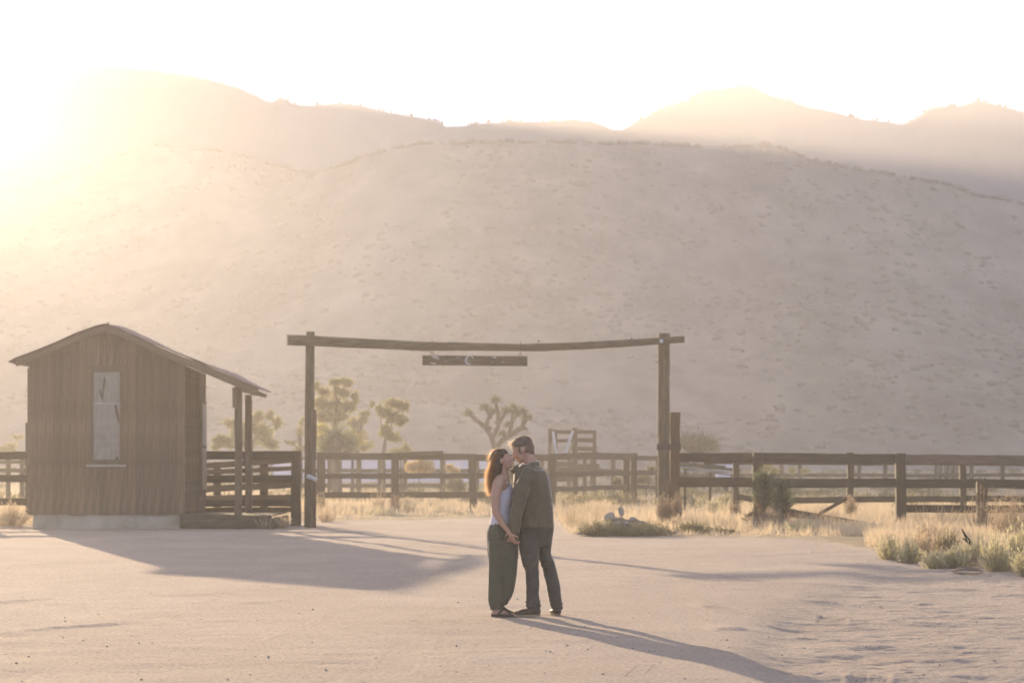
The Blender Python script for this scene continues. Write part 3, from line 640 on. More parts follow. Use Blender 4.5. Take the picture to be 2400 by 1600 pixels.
# roof: corrugated sheets, ribs running down the slope, sagging towards the back
def roofz(px, d):
    z = wz(yroof(px)); f = (d-SD+.3)/4.9
    sag = .16*math.exp(-((px-190)/60.)**2)*ss(np.array(f*1.6-.15))+.07*math.exp(-((px-520)/35.)**2)*float(ss(np.array(f*1.5)))
    return z+float(sag)-.02*math.sin(f*5+px*.01)
def sheet(px0, px1, lift=0, dend=4.55):
    nx = max(4, int((px1-px0)/12)); nd = 150; d0 = SD-.33; d1 = SD+dend; VV = []
    for layer in (0, -.006):
        for i in range(nx+1):
            px = px0+(px1-px0)*i/nx
            for j in range(nd+1):
                d = d0+(d1-d0)*j/nd
                VV.append((W(px, 0).x, d, roofz(px, d)+.018+lift+.013*math.sin(2*math.pi*(d-d0)/.13)+layer))
    k = nd+1; o = (nx+1)*k
    FF = []
    for i in range(nx):
        for j in range(nd):
            a = i*k+j; FF.append((a, a+k, a+k+1, a+1)); FF.append((a+o, a+1+o, a+k+1+o, a+k+o))
    for i in range(nx):
        for j in (0, nd): a = i*k+j; FF.append((a, a+o, a+k+o, a+k))
    for j in range(nd):
        for i in (0, nx): a = i*k+j; FF.append((a, a+1, a+1+o, a+o))
    return link('roof_sheet', mesh_py('roof_sheet', VV, FF, [M['metal']]), sh)
for q, (a, b2) in enumerate(((26, 146), (140, 252), (249, 366), (360, 482), (478, 606))): sheet(a, b2, .004*(q % 2), 3.05 if a == 478 else 4.55)
poly('ridge_flap', [(252, 762), (257, 755), (261, 764)], SD-.25, .05, M['metal'])
for k in range(3):
    dd = SD+.7+k*.85; beam('rafter', (W(436, 0).x, dd, wz(yroof(436)+14)), (W(600, 0).x, dd, wz(yroof(600)+14)), .09, .05, M['trim'], sh, wob=.003)
# ------------------------------------------------------------------ loading chute
ch = root('loading_chute', 1340, 105, 'dark timber cattle loading chute standing behind the centre fence, right of the man', 'chute')
D_ = 105; CH = M['fence']
for (xa, xb_, tp_, d, nm) in ((1285, 1295, 1004, 104.6, 'post'), (1297, 1306, 1006, 106.2, 'post'), (1341, 1354, 1002, 104.6, 'post'), (1389, 1397, 1008, 104.6, 'post'), (1366, 1375, 1060, 106.5, 'post')):
    post(ch, xa, xb_, tp_, d, name=nm, mtl=CH)
for (x0, t0, b0, x1, t1, b1) in ((1286, 1007, 1016, 1343, 1007, 1016), (1300, 1028, 1036, 1343, 1028, 1036), (1354, 1007, 1016, 1397, 1008, 1017), (1354, 1026, 1036, 1397, 1027, 1037), (1354, 1046, 1056, 1397, 1047, 1057), (1354, 1063, 1074, 1397, 1064, 1075),
    (1354, 1086, 1101, 1405, 1087, 1103), (1286, 1080, 1092, 1354, 1082, 1094), (1286, 1100, 1112, 1410, 1103, 1116), (1290, 1118, 1128, 1354, 1118, 1128), (1286, 1093, 1099, 1350, 1095, 1101)):
    rail(ch, x0, t0, b0, x1, t1, b1, 104.4, thick=.06, mtl=CH, name='board')
rail(ch, 1402, 1096, 1104, 1411, 1098, 1106, 104.3, thick=.5, mtl=CH, name='ramp_end')
beam('brace', PX(1322, 1068, 104.2), PX(1343, 1008, 104.2), .11, .05, M['galv'], ch); beam('brace', PX(1332, 1068, 104.3), PX(1346, 1030, 104.3), .07, .05, M['fence_pale'], ch)
beam('brace', PX(1304, 1068, 104.2), PX(1296, 1010, 104.2), .10, .05, M['galv'], ch); beam('brace', PX(1290, 1065, 104.2), PX(1293, 1037, 104.2), .09, .05, M['fence_pale'], ch)
# poles stacked behind the near right fence
pp = root('pole_pile', 1650, 72, 'pile of long grey poles and pipes lying slanted behind the near right fence', 'poles')
for k, (x0, y0_, x1, y1_, w_) in enumerate(((1585, 1088, 1735, 1101, 6), (1588, 1093, 1722, 1107, 4), (1596, 1086, 1700, 1094, 7), (1590, 1104, 1730, 1106, 4), (1600, 1098, 1745, 1117, 3))):
    beam('pole', PX(x0, y0_, 72+k*.15), PX(x1, y1_, 71.4+k*.15), w_/F*72, w_/F*72, M['galv'] if k % 2 else M['gate'], pp, rnd_n=8, wob=.006)
for x in (1606, 1664, 1716): post(pp, x-3, x+3, 1088+(x-1600)*.09, 72.4, name='trestle_leg')
# low pale outbuilding in the distance
ob = root('low_outbuilding', 890, 160, 'long low pale outbuilding glimpsed through the rails beyond the centre fence', 'building')
M['pale_wall'] = mat('pale_blue_wall', (.62, .62, .72), (.72, .72, .80), scale=1, rough=.7)
xo0, xo1 = PX(640, 0, 160).x, PX(1140, 0, 160).x
def box(name, x0, x1, y0, y1, z0, z1, m_, parent):
    return prism(name, [(x0, z0), (x1, z0), (x1, z1), (x0, z1)], y0, y1, m_, parent)
box('wall', xo0, xo1, 160, 163, .3, 1.95, M['pale_wall'], ob)
prism('roof', [(xo0-.2, 1.95), (xo1+.2, 1.95), (xo1+.2, 2.06), (xo0-.2, 2.06)], 159.8, 163.2, M['galv'], ob)
ob2 = root('parked_trailer', 1712, 120, 'pale low trailer glimpsed behind the pole pile beyond the right gate post', 'trailer')
xo0, xo1 = PX(1684, 0, 120).x, PX(1716, 0, 120).x
box('body', xo0, xo1, 120, 122, .75, 1.55, M['pale_wall'], ob2); ring(Vector((xo0+.2, 119.9, .35)), .22, .09, ob2, M['dark'], name='wheel'); ring(Vector((xo1-.15, 119.9, .35)), .22, .09, ob2, M['dark'], name='wheel')
# ------------------------------------------------------------------ vegetation
M['straw'] = mat('dry_straw', (.44, .36, .23), (.66, .56, .40), scale=.9, rough=.9, transl=(.78, .64, .44), tf=.42)
M['dry_stem'] = mat('dry_weed_stem', (.20, .155, .105), (.38, .30, .21), scale=2, rough=.9, transl=(.56, .43, .29), tf=.3)
M['weed'] = mat('pale_dry_weed', (.30, .24, .16), (.52, .43, .30), scale=2, rough=.9, transl=(.70, .56, .38), tf=.4)
M['sage'] = mat('sage_green_leaf', (.30, .29, .18), (.52, .48, .32), scale=1.5, rough=.85, transl=(.72, .68, .42), tf=.5)
M['sage_dull'] = mat('dull_brush_leaf', (.10, .10, .06), (.22, .20, .13), scale=1.5, rough=.9, transl=(.35, .32, .16), tf=.35)
M['pine'] = mat('tree_leaf', (.06, .066, .03), (.13, .13, .062), scale=.8, rough=.8, transl=(.46, .43, .18), tf=.44)
M['yellow'] = mat('yellow_leaf', (.26, .24, .07), (.42, .36, .12), scale=.8, rough=.8, transl=(.70, .60, .18), tf=.45)
M['bloom'] = mat('straw_bloom', (.45, .36, .20), (.62, .50, .28), scale=.8, rough=.8, transl=(.8, .62, .32), tf=.45)
M['yucca'] = mat('yucca_blade', (.035, .05, .032), (.10, .13, .09), scale=3, rough=.55, transl=(.25, .30, .14), tf=.25)
M['skirt'] = mat('dead_yucca_skirt', (.14, .09, .05), (.32, .22, .13), scale=4, rough=.9, transl=(.5, .3, .15), tf=.3)
M['bark'] = mat('bark', (.07, .055, .04), (.16, .13, .10), scale=3, rough=.95, bump=.01)
def quads(P, Ld, Wd, l, w_):
    """one leaf per point: length dir Ld, width dir Wd"""
    n = len(P); a = P-Wd*w_*.5; b = P+Wd*w_*.5; c = P+Ld*l+Wd*w_*.22; d = P+Ld*l-Wd*w_*.22
    V = np.stack([a, b, c, d], 1).reshape(-1, 3); Fq = np.arange(n*4).reshape(-1, 4); return V, Fq
def rdir(r, n, up=0):
    v = r.randn(n, 3); v[:, 2] += up; return v/np.linalg.norm(v, axis=1)[:, None]
def leafset(P, l, w_, r, up=0, dirs=None):
    n = len(P); L = dirs if dirs is not None else rdir(r, n, up); W_ = np.cross(L, rdir(r, n)); W_ /= np.linalg.norm(W_, axis=1)[:, None]+1e-9
    return quads(P, L, W_, (l*(.6+.8*r.rand(n)))[:, None], (w_*(.7+.6*r.rand(n)))[:, None])
def tubes(chains, k=3):
    """chains: list of (points (m,3), radii (m,)) -> thin prisms"""
    VV = []; FF = []; o = 0
    for P, R in chains:
        P = np.asarray(P, float); m_ = len(P); T = np.gradient(P, axis=0); T /= np.linalg.norm(T, axis=1)[:, None]+1e-9
        A = np.cross(T, [.3, .9, .2]); A /= np.linalg.norm(A, axis=1)[:, None]+1e-9; B = np.cross(T, A)
        an = np.arange(k)*2*math.pi/k
        ringp = P[:, None]+(A[:, None]*np.cos(an)[None, :, None]+B[:, None]*np.sin(an)[None, :, None])*np.asarray(R)[:, None, None]
        VV.append(ringp.reshape(-1, 3))
        i = np.arange(m_-1)[:, None]*k+np.arange(k)[None]; j = np.arange(m_-1)[:, None]*k+(np.arange(k)[None]+1) % k
        FF.append(np.stack([i, j, j+k, i+k], -1).reshape(-1, 4)+o); o += m_*k
    return np.concatenate(VV), np.concatenate(FF)
def shrub(name, label, cat, px, by, wpx, hpx, leafm, stemm, ns=60, nl=12, ll=.05, lw=.014, up=1.2, seed=0, group=None, d=None, stemr=.004, spread=1, leaf0=.25):
    d = d or F*EYE/(by-HZ); s = F/d; Wm = wpx/s; Hm = hpx/s; r = np.random.RandomState(seed+500)
    x = (px-1200)/s; z0 = H(x, d)-.02
    o = empty(name, (x, d, z0), label, cat, group)
    ch = []; LP = []; LD = []
    for i in range(ns):
        a = r.rand()*2*math.pi; q = r.rand()**.6
        base = np.array([x+math.cos(a)*q*Wm*.22, d+math.sin(a)*q*Wm*.22, z0])
        hh = Hm*(.55+.5*r.rand())*(1-.35*q*q*spread)
        tip = np.array([x+math.cos(a)*q*Wm*.52, d+math.sin(a)*q*Wm*.45, z0+hh])+r.randn(3)*Wm*.03
        mid = (base+tip)/2+np.array([math.cos(a), math.sin(a), -.3])*Wm*.06*q+r.randn(3)*Wm*.03
        t = np.linspace(0, 1, 5)[:, None]; P = (1-t)**2*base+2*t*(1-t)*mid+t*t*tip
        ch.append((P, stemr*(1-.7*t[:, 0])))
        tt = leaf0+(1-leaf0)*r.rand(nl, 1); Q = (1-tt)**2*base+2*tt*(1-tt)*mid+tt*tt*tip+r.randn(nl, 3)*Wm*.012
        LP.append(Q); dr = (tip-base)/np.linalg.norm(tip-base)*up+r.randn(nl, 3)*.55; LD.append(dr/np.linalg.norm(dr, axis=1)[:, None])
    V, Q = tubes(ch); link('stems', mesh_np('stems', V, Q, [stemm]), o)
    LP = np.concatenate(LP); LD = np.concatenate(LD); V, Q = leafset(LP, ll, lw, r, dirs=LD)
    link('foliage', mesh_np('foliage', V, Q, [leafm]), o); return o
# --- grass over the field
n = 19500
yy = 1104+(1262-1104)*rng.rand(n)**1.0; yy[17000:] = 1262+86*rng.rand(n-17000); dd = F*EYE/(yy-HZ); dd = np.minimum(dd, 235); xx = rng.rand(n)*2900-250; xx[17000:] = 2040+rng.rand(n-17000)*520; xx = (xx-1200)/F*dd
pat = fbm(xx*.35, dd*.22, 101, 3)
ok = (dd > edge_d(xx)+.3) & (pat > -.42+.35*(rng.rand(n)-.5)) & ~((xx > -11.6) & (xx < -5.4) & (dd > 55) & (dd < 62)); xx, dd, pat = xx[ok], dd[ok], pat[ok]
zz = height(xx, dd)
nb = 11; N_ = len(xx)
P = np.stack([xx, dd, zz], 1)[:, None]+np.concatenate([rng.randn(N_, nb, 2)*.09*(dd[:, None, None]/70), np.zeros((N_, nb, 1))], 2)
near = ss((dd-edge_d(xx))/7)
hgt = (.07+.20*near[:, None]+.12*pat[:, None])*(.5+.9*rng.rand(N_, nb)); hgt = np.clip(hgt, .04, .6)
L = np.concatenate([rng.randn(N_, nb, 2)*.45, np.ones((N_, nb, 1))], 2); L /= np.linalg.norm(L, axis=2)[:, :, None]
P = P.reshape(-1, 3); L = L.reshape(-1, 3); hh = hgt.reshape(-1); ww = np.repeat(.010+.009*dd/70, nb)
sd = rng.randn(len(P), 2); sd /= np.linalg.norm(sd, axis=1)[:, None]; sd = np.concatenate([sd, np.zeros((len(P), 1))], 1)*ww[:, None]
T3 = np.stack([P-sd*.5, P+sd*.5, P+L*hh[:, None]], 1).reshape(-1, 3)
tag(link('dry_grass', mesh_np('dry_grass', T3, np.arange(len(T3)).reshape(-1, 3), [M['straw']])), 'straw coloured dry grass over the field beyond the yard', kind='stuff')
# --- low brush mottling the far field
n = 900; dd = 82+150*rng.rand(n)**1.2; xx = ((rng.rand(n)*2800-200)-1200)/F*dd; ok = fbm(xx*.08, dd*.05, 131, 3) > -.1; xx, dd = xx[ok], dd[ok]
zz = height(xx, dd); VV = []; nl = 60; r = rng
C0 = np.stack([xx, dd, zz], 1); R0 = .25+.45*rng.rand(len(C0))
A = rdir(rng, len(C0)*nl).reshape(len(C0), nl, 3)*(rng.rand(len(C0), nl, 1)**.4); A[:, :, 2] = np.abs(A[:, :, 2])*.8
P = (C0[:, None]+A*R0[:, None, None]).reshape(-1, 3)
V, Q = leafset(P, .16, .07, rng, up=.8)
tag(link('field_brush', mesh_np('field_brush', V, Q, [M['sage_dull']])), 'low dull brush covering the far field before the hill', kind='stuff')
# --- gravel in the yard
n = 750; yy = 1235+365*rng.rand(n)**.8; dd = F*EYE/(yy-HZ); xx = ((rng.rand(n)*2600-100)-1200)/F*dd; ok = dd < edge_d(xx)-.5; xx, dd = xx[ok], dd[ok]
R = .003+.010*rng.rand(len(xx))**6+.00005*dd
V, Q = blobs(np.stack([xx, dd, height(xx, dd)+R*.2], 1), R, 77, .7)
tag(link('gravel', mesh_np('gravel', V, Q, [M['stone']])), 'small stones scattered over the sandy yard', kind='stuff')

# --- trees beyond the fences, crowns from lobes given in the 2400 px frame
def tree(name, label, d, trunk, lobes, leafm, seed, nleaf=240, ll=.12, lw=.035, clump0=9, trunk_r=.12, cat='tree', group='trees beyond the corral', up=.4):
    r = np.random.RandomState(seed); s = F/d; bx = (trunk[0][0]-1200)/s; z0 = H(bx, d)
    o = empty(name, (bx, d, z0-.05), label, cat, group); ch = []
    tp_ = [np.array(PX(x, y, d)) if y else np.array([(x-1200)/s, d, z0-.1]) for x, y in trunk]
    T = np.array(tp_); rr = trunk_r*np.linspace(1, .45, len(T)); ch.append((T, rr))
    LP = []
    for (x, y, rx, ry) in lobes:
        c = np.array(PX(x, y, d))+np.array([0, r.randn()*rx/s*.5, 0]); j = len(T)-1-(r.rand() < .5)
        b = T[j]; mid = (b+c)/2+r.randn(3)*.12+np.array([0, 0, -.1]); t = np.linspace(0, 1, 6)[:, None]
        ch.append(((1-t)**2*b+2*t*(1-t)*mid+t*t*c, trunk_r*.45*(1-.8*t[:, 0])))
        clump = clump0*3; A = rdir(r, clump)*(.3+.75*r.rand(clump, 1)); clump2 = clump; cc = c+A*np.array([rx, (rx+ry)/2, ry])/s
        nn = max(8, int(nleaf*(rx*ry*22./5000.)**.5/clump*1.5))
        for q in cc:
            t = np.linspace(0, 1, 3)[:, None]; ch.append((c+(q-c)*t, trunk_r*.12*(1-.5*t[:, 0])))
            LP.append(q+r.randn(nn, 3)*np.array([rx, (rx+ry)/2, ry])/s*.13)
    V, Q = tubes(ch, 5); link('trunk', mesh_np('trunk', V, Q, [M['bark']]), o)
    V, Q = leafset(np.concatenate(LP), ll, lw, r, up=up); link('crown', mesh_np('crown', V, Q, [leafm]), o); return o
def Z5(l): return [(480+a*.2211, 860+b*.2211, c*.2211, e*.2211) for a, b, c, e in l]
tree('broad_tree', 'broad rounded pale green tree seen behind the shed porch posts', 128, [(590, 0), (588, 1080), (590, 1040), (585, 1005)],
     Z5([(270, 600, 85, 55), (160, 770, 75, 60), (120, 840, 60, 40), (570, 520, 75, 60), (690, 510, 40, 55), (770, 590, 60, 65), (600, 690, 150, 90), (250, 790, 120, 70), (430, 800, 140, 70), (700, 820, 130, 60), (480, 620, 90, 70), (380, 700, 100, 80)]), M['pine'], 1, 700, clump0=14)
tree('tall_tree', 'tallest feathery tree directly right of the left gate post', 118, [(782, 0), (782, 1070), (785, 1000), (790, 940)],
     Z5([(1380, 160, 60, 45), (1500, 160, 75, 60), (1440, 270, 110, 75), (1260, 260, 70, 45), (1190, 215, 30, 50), (1350, 400, 180, 95), (1600, 330, 42, 70), (1540, 430, 75, 70), (1250, 520, 100, 80), (1400, 540, 120, 80), (1230, 380, 60, 60)]), M['pine'], 2, 620, clump0=13)
tree('middle_tree', 'lower spreading tree filling the gap right of the tallest tree', 126, [(838, 0), (838, 1080), (840, 1020), (838, 990)],
     Z5([(1580, 600, 110, 65), (1680, 560, 60, 50), (1600, 740, 130, 95), (1700, 490, 75, 25), (1770, 400, 22, 35), (1680, 840, 130, 60), (1500, 850, 120, 60)]), M['pine'], 3, 480, clump0=11)
tree('leaning_tree', 'tree on a bare slender trunk right of the tree group', 116, [(899, 0), (899, 1060), (903, 1030), (905, 990)],
     Z5([(1980, 385, 100, 42), (2070, 410, 80, 60), (2140, 415, 32, 60), (1950, 510, 125, 75), (2070, 560, 95, 80), (1930, 690, 95, 80), (2010, 740, 85, 55), (1850, 450, 45, 60)]), M['pine'], 4, 520, clump0=12)
tree('small_tree', 'small tree peeking out left of the left gate post', 124, [(705, 0), (706, 1070), (700, 1020)], Z5([(1030, 590, 38, 55), (1010, 700, 40, 60), (940, 800, 90, 35), (1000, 860, 90, 30)]), M['pine'], 5, 260, clump0=8)
BG = 'bushes beyond the corral'
tree('yellow_bush', 'yellow green bush at the foot of the tallest tree, next to the gate post', 112, [(755, 0), (755, 1080)], Z5([(1240, 660, 90, 60), (1240, 760, 90, 80), (1260, 850, 80, 50)]), M['yellow'], 6, 420, cat='bush', group=BG)
tree('yellow_bush', 'bright yellow bush between the yucca cluster and the leaning tree', 113, [(826, 0), (826, 1070)], Z5([(1560, 720, 85, 50), (1610, 790, 90, 60)]), M['yellow'], 7, 420, cat='bush', group=BG)
tree('green_bush', 'low green bush at the right end of the tree group', 122, [(940, 0), (940, 1080)], Z5([(2130, 850, 45, 50), (2050, 890, 120, 28), (2170, 900, 50, 40)]), M['pine'], 8, 300, cat='bush', group=BG)
tree('straw_bush', 'cream coloured flowering bush seen through the centre fence rails', 108, [(982, 0), (982, 1110)], [(965, 1092, 14, 14), (985, 1085, 18, 14), (1005, 1092, 16, 14), (985, 1100, 28, 12)], M['bloom'], 9, 420, cat='bush', group=BG, trunk_r=.04)
tree('straw_bush', 'smaller cream bush through the fence rails just left of the woman', 108, [(1056, 0), (1056, 1110)], [(1052, 1094, 12, 8), (1066, 1102, 14, 8)], M['bloom'], 10, 260, cat='bush', group=BG, trunk_r=.04)
tree('grey_bush', 'grey green round bush through the fence left of the woman', 100, [(1065, 0), (1065, 1140)], [(1062, 1135, 22, 16), (1078, 1140, 16, 14)], M['sage_dull'], 11, 420, cat='bush', group=BG, trunk_r=.04)
tree('yellow_bush', 'yellow bush seen between the rails behind the spiky young trees', 130, [(1800, 0), (1800, 1110)], [(1795, 1096, 22, 12), (1812, 1102, 14, 8)], M['yellow'], 12, 300, cat='bush', group=BG, trunk_r=.04)
tree('yellow_bush', 'small yellow bush between the rails right of the spiky young trees', 135, [(1855, 0), (1855, 1110)], [(1856, 1102, 8, 10), (1890, 1104, 14, 7)], M['yellow'], 13, 200, cat='bush', group=BG, trunk_r=.04)
tree('faded_bush', 'faded bush at the left edge beyond the fence', 130, [(20, 0), (20, 1080)], [(5, 1050, 18, 10), (28, 1048, 16, 10), (38, 1024, 14, 5), (15, 1062, 40, 10)], M['pine'], 14, 260, cat='bush', group=BG, trunk_r=.05)
tree('grey_bush', 'dark brush clump behind the low fence section left of the right gate post', 100, [(1515, 0), (1515, 1140)], [(1510, 1122, 16, 8), (1530, 1100, 14, 6), (1500, 1125, 20, 8), (1450, 1128, 20, 9)], M['sage_dull'], 15, 380, cat='bush', group=BG, trunk_r=.04)
for k, (x, d, rx, lb) in enumerate(((1620, 104, 40, 'grey brush clump under the rails just right of the gate stop post'), (1900, 108, 46, 'grey green brush clump under the rails right of the spiky young trees'), (2075, 100, 14, 'small green shrub under the rails left of the thick fence post'), (820, 96, 36, 'dull brush under the centre fence near the left gate post'), (1400, 92, 60, 'dull brush clump in front of the loading chute'))):
    by = HZ+8500/d; tree('grey_bush', lb, d, [(x, 0), (x, by-8)], [(x-rx*.5, by-9, rx*.6, 9), (x+rx*.4, by-11, rx*.6, 9), (x, by-7, rx, 7)], M['sage_dull'], 40+k, 500, cat='bush', group=BG, trunk_r=.04)

# --- spiky plants
def spikes(C_, n, l, w_, r, axis=(0, 0, 1), lo=-.2, hi=1.):
    t = lo+(hi-lo)*r.rand(n); a = r.rand(n)*2*math.pi; q = np.sqrt(np.maximum(0, 1-t*t)); L = np.stack([q*np.cos(a), q*np.sin(a), t], 1)
    ax = np.array(axis, float); ax /= np.linalg.norm(ax)
    if abs(ax[2]) < .999:
        u = np.cross([0, 0, 1], ax); u /= np.linalg.norm(u); v = np.cross(ax, u); L = L[:, :1]*u+L[:, 1:2]*v+L[:, 2:]*ax
    return leafset(np.repeat(np.array(C_, float)[None], n, 0)+L*l*.12, l, w_, r, dirs=L)
def merge(parts):
    VV = []; FF = []; o = 0
    for V, Q in parts: VV.append(V); FF.append(Q+o); o += len(V)
    return np.concatenate(VV), np.concatenate(FF)
def yucca(name, label, px, top, greenbot, by, wpx, seed, d=57, cat='tree', group=None, nsp=420):
    r = np.random.RandomState(seed); s = F/d; x = (px-1200)/s; z0 = H(x, d); zt_ = EYE-(top-HZ)/s; zg = EYE-(greenbot-HZ)/s
    o = empty(name, (x, d, z0-.05), label, cat, group)
    V, Q = tubes([(np.array([[x, d, z0-.1], [x+.01, d, (z0+zg)/2], [x, d, zg], [x, d, zt_-.15]]), [.085, .075, .07, .04])], 8); link('trunk', mesh_np('trunk', V, Q, [M['bark']]), o)
    w_ = wpx/s/2; ps = []
    zz = zg+(zt_-.28-zg)*r.rand(nsp)**.9; a = r.rand(nsp)*2*math.pi; up_ = .35+.9*(zz-zg)/(zt_-zg)+.3*r.rand(nsp)
    L = np.stack([np.cos(a), np.sin(a), up_], 1); L /= np.linalg.norm(L, axis=1)[:, None]
    P = np.stack([x+np.cos(a)*.05, d+np.sin(a)*.05, zz], 1); ps.append(leafset(P, w_*1.35, .030, r, dirs=L))
    ps.append(spikes((x, d, zt_-.27), 170, .27, .02, r, lo=.1)); V, Q = merge(ps); link('blades', mesh_np('blades', V, Q, [M['yucca']]), o)
    n = 260; zz = z0+.05+(zg+.15-z0)*r.rand(n); a = r.rand(n)*2*math.pi; L = np.stack([np.cos(a), np.sin(a), -1.1+.9*r.rand(n)], 1); L /= np.linalg.norm(L, axis=1)[:, None]
    P = np.stack([x+np.cos(a)*.06, d+np.sin(a)*.06, zz+.08], 1); V, Q = leafset(P, .20, .02, r, dirs=L); link('dead_skirt', mesh_np('dead_skirt', V, Q, [M['skirt']]), o); return o
yucca('young_joshua_tree', 'left and taller of two spiky young trees in front of the right fence', 1790, 1100, 1186, 1234, 42, 1)
yucca('young_joshua_tree', 'right and shorter of two spiky young trees in front of the right fence', 1833, 1115, 1204, 1239, 38, 2, d=56.6)
yucca('yucca_sprout', 'small green spiky sprout at the foot of the taller young spiky tree', 1773, 1200, 1222, 1238, 20, 3, d=56.4, cat='plant', nsp=160)
# Joshua tree in the middle distance
def joshua(name, label, d, branches, base, heads, seed, hl=.30, rr=.13):
    r = np.random.RandomState(seed); bx = (base-1200)/F*d; z0 = H(bx, d); o = empty(name, (bx, d, z0), label, 'tree', 'joshua trees'); ch = []
    for br in branches:
        P = np.array([np.array(PX(x, y, d))+np.array([0, r.randn()*.12, 0]) if y else np.array([bx, d, z0-.1]) for x, y in br[1:]])
        ch.append((P, np.linspace(br[0], br[0]*.72, len(P))*rr))
    V, Q = tubes(ch, 7); link('trunk', mesh_np('trunk', V, Q, [M['bark']], True), o)
    ps = [spikes(np.array(PX(x, y, d))+np.array([0, r.randn()*.08, -.05]), 150, hl*q, .035, r, lo=-.55) for x, y, q in heads]
    V, Q = merge(ps); link('leaf_heads', mesh_np('leaf_heads', V, Q, [M['yucca']]), o); return o
cv = lambda a, b: (640+a*.3316, 740+b*.3316)
br = [(1.25, (1160, 0), cv(1570, 1050), cv(1570, 940)), (.95, cv(1570, 940), cv(1540, 850), cv(1500, 790), cv(1430, 730), cv(1385, 690)), (.8, cv(1500, 790), cv(1530, 700), cv(1500, 655)), (.75, cv(1530, 720), cv(1550, 680)),
      (.85, cv(1555, 860), cv(1590, 780), cv(1590, 690), cv(1572, 600)), (.7, cv(1600, 750), cv(1640, 690), cv(1640, 665)), (1.0, cv(1575, 940), cv(1620, 880), cv(1700, 830), cv(1760, 780), cv(1790, 730)), (.75, cv(1760, 780), cv(1780, 700), cv(1770, 680)),
      (.8, cv(1665, 850), cv(1690, 740), cv(1700, 660)), (.6, cv(1690, 740), cv(1720, 700)), (.6, cv(1650, 860), cv(1620, 835)), (.6, cv(1540, 800), cv(1505, 775)), (.6, cv(1690, 780), cv(1660, 765))]
hd = [(*cv(1380, 685), 1.1), (*cv(1490, 645), 1.15), (*cv(1545, 670), 1), (*cv(1572, 590), 1.15), (*cv(1640, 665), 1.05), (*cv(1700, 650), 1.25), (*cv(1765, 675), 1.15), (*cv(1795, 715), 1.1), (*cv(1620, 830), .8), (*cv(1505, 770), .8), (*cv(1660, 765), .8), (*cv(1715, 690), 1.0), (*cv(1775, 790), .7), (*cv(1590, 745), .7)]
joshua('joshua_tree', 'branching joshua tree with tufted tips rising behind the woman', 110, br, 1160, hd, 1, .23)
c3 = lambda a, b: (1240+a*.3317, 760+b*.3317)
joshua('joshua_tree', 'smaller joshua tree top showing above the fence right of the gate stop post', 128, [(1.2, (1628, 0), c3(1170, 960), c3(1170, 900)), (1, c3(1170, 900), c3(1140, 840), c3(1130, 810)), (1, c3(1170, 900), c3(1210, 860), c3(1215, 840)), (1, c3(1170, 910), c3(1250, 880), c3(1280, 850)), (1, c3(1170, 910), c3(1110, 880), c3(1090, 850))], 1628,
       [(*c3(1130, 810), 1.2), (*c3(1215, 835), 1.2), (*c3(1285, 845), 1.2), (*c3(1270, 875), 1.1), (*c3(1090, 850), 1.2), (*c3(1160, 850), 1.1), (*c3(1190, 870), 1.1)], 2, .5)
z5 = lambda a, b: (480+a*.2211, 860+b*.2211)
joshua('joshua_tree', 'short stout joshua tree with blue grey heads in front of the tallest tree', 104, [(1.8, (790, 0), z5(1400, 1000), z5(1400, 900)), (1.5, z5(1400, 900), z5(1390, 800), z5(1390, 740)), (1.2, z5(1400, 960), z5(1520, 900), z5(1540, 840)), (1.2, z5(1400, 960), z5(1310, 920), z5(1290, 870))], 790,
       [(*z5(1390, 720), 1.5), (*z5(1340, 770), 1.2), (*z5(1440, 760), 1.3), (*z5(1540, 820), 1.2), (*z5(1290, 860), 1.1), (*z5(1400, 830), 1.2)], 3, .42)
# --- stone and brush heap at the yard edge
hp = root('rubble_heap', 1460, 52.4, 'low heap of earth, pale stones and dead brush left of the right gate post', 'heap')
prof = [(1345, 1252), (1380, 1238), (1411, 1222), (1430, 1210), (1456, 1206), (1484, 1212), (1527, 1223), (1578, 1240), (1610, 1250)]
gx = np.linspace(1345, 1610, 50); gy = np.linspace(-1, 1, 16); VV = []
dh = 52.4; zg0 = H((1460-1200)/F*dh, dh)
for j in gy:
    for x in gx:
        top_ = (lerp_rows(x, prof)-1252)/-F*dh; f = math.cos(j*math.pi/2)**.8 if abs(j) < 1 else 0
        wx = (x-1200)/F*dh; VV.append((wx, dh+j*1.1, zg0-.06+max(0, top_)*f*(1+.3*float(vn(wx*6, j*3, 5)))+.05*float(vn(wx*14, j*8, 7))*f))
Q = [(j*50+i, j*50+i+1, (j+1)*50+i+1, (j+1)*50+i) for j in range(15) for i in range(49)]
M['earth'] = mat('heap_earth', (.10, .085, .055), (.22, .185, .13), scale=4, rough=.95, bump=.02)
link('earth', mesh_py('earth', VV, Q, [M['earth']], True), hp)
def stone(px, py, rx, rz, seed, parent, d=51.9, ry=None):
    V, Q = blobs(np.zeros((1, 3)), np.array([1.0]), seed, 1.0, 2); s = F/d; V = V*np.array([rx/s, (ry or rx)/s, rz/s]); p = PX(px, py, d)
    V = V*(1+.12*noise3(V, 9, seed)[:, None]); return link('stone', mesh_np('stone', V, Q, [M['stone']]), parent, Matrix.Translation(p))
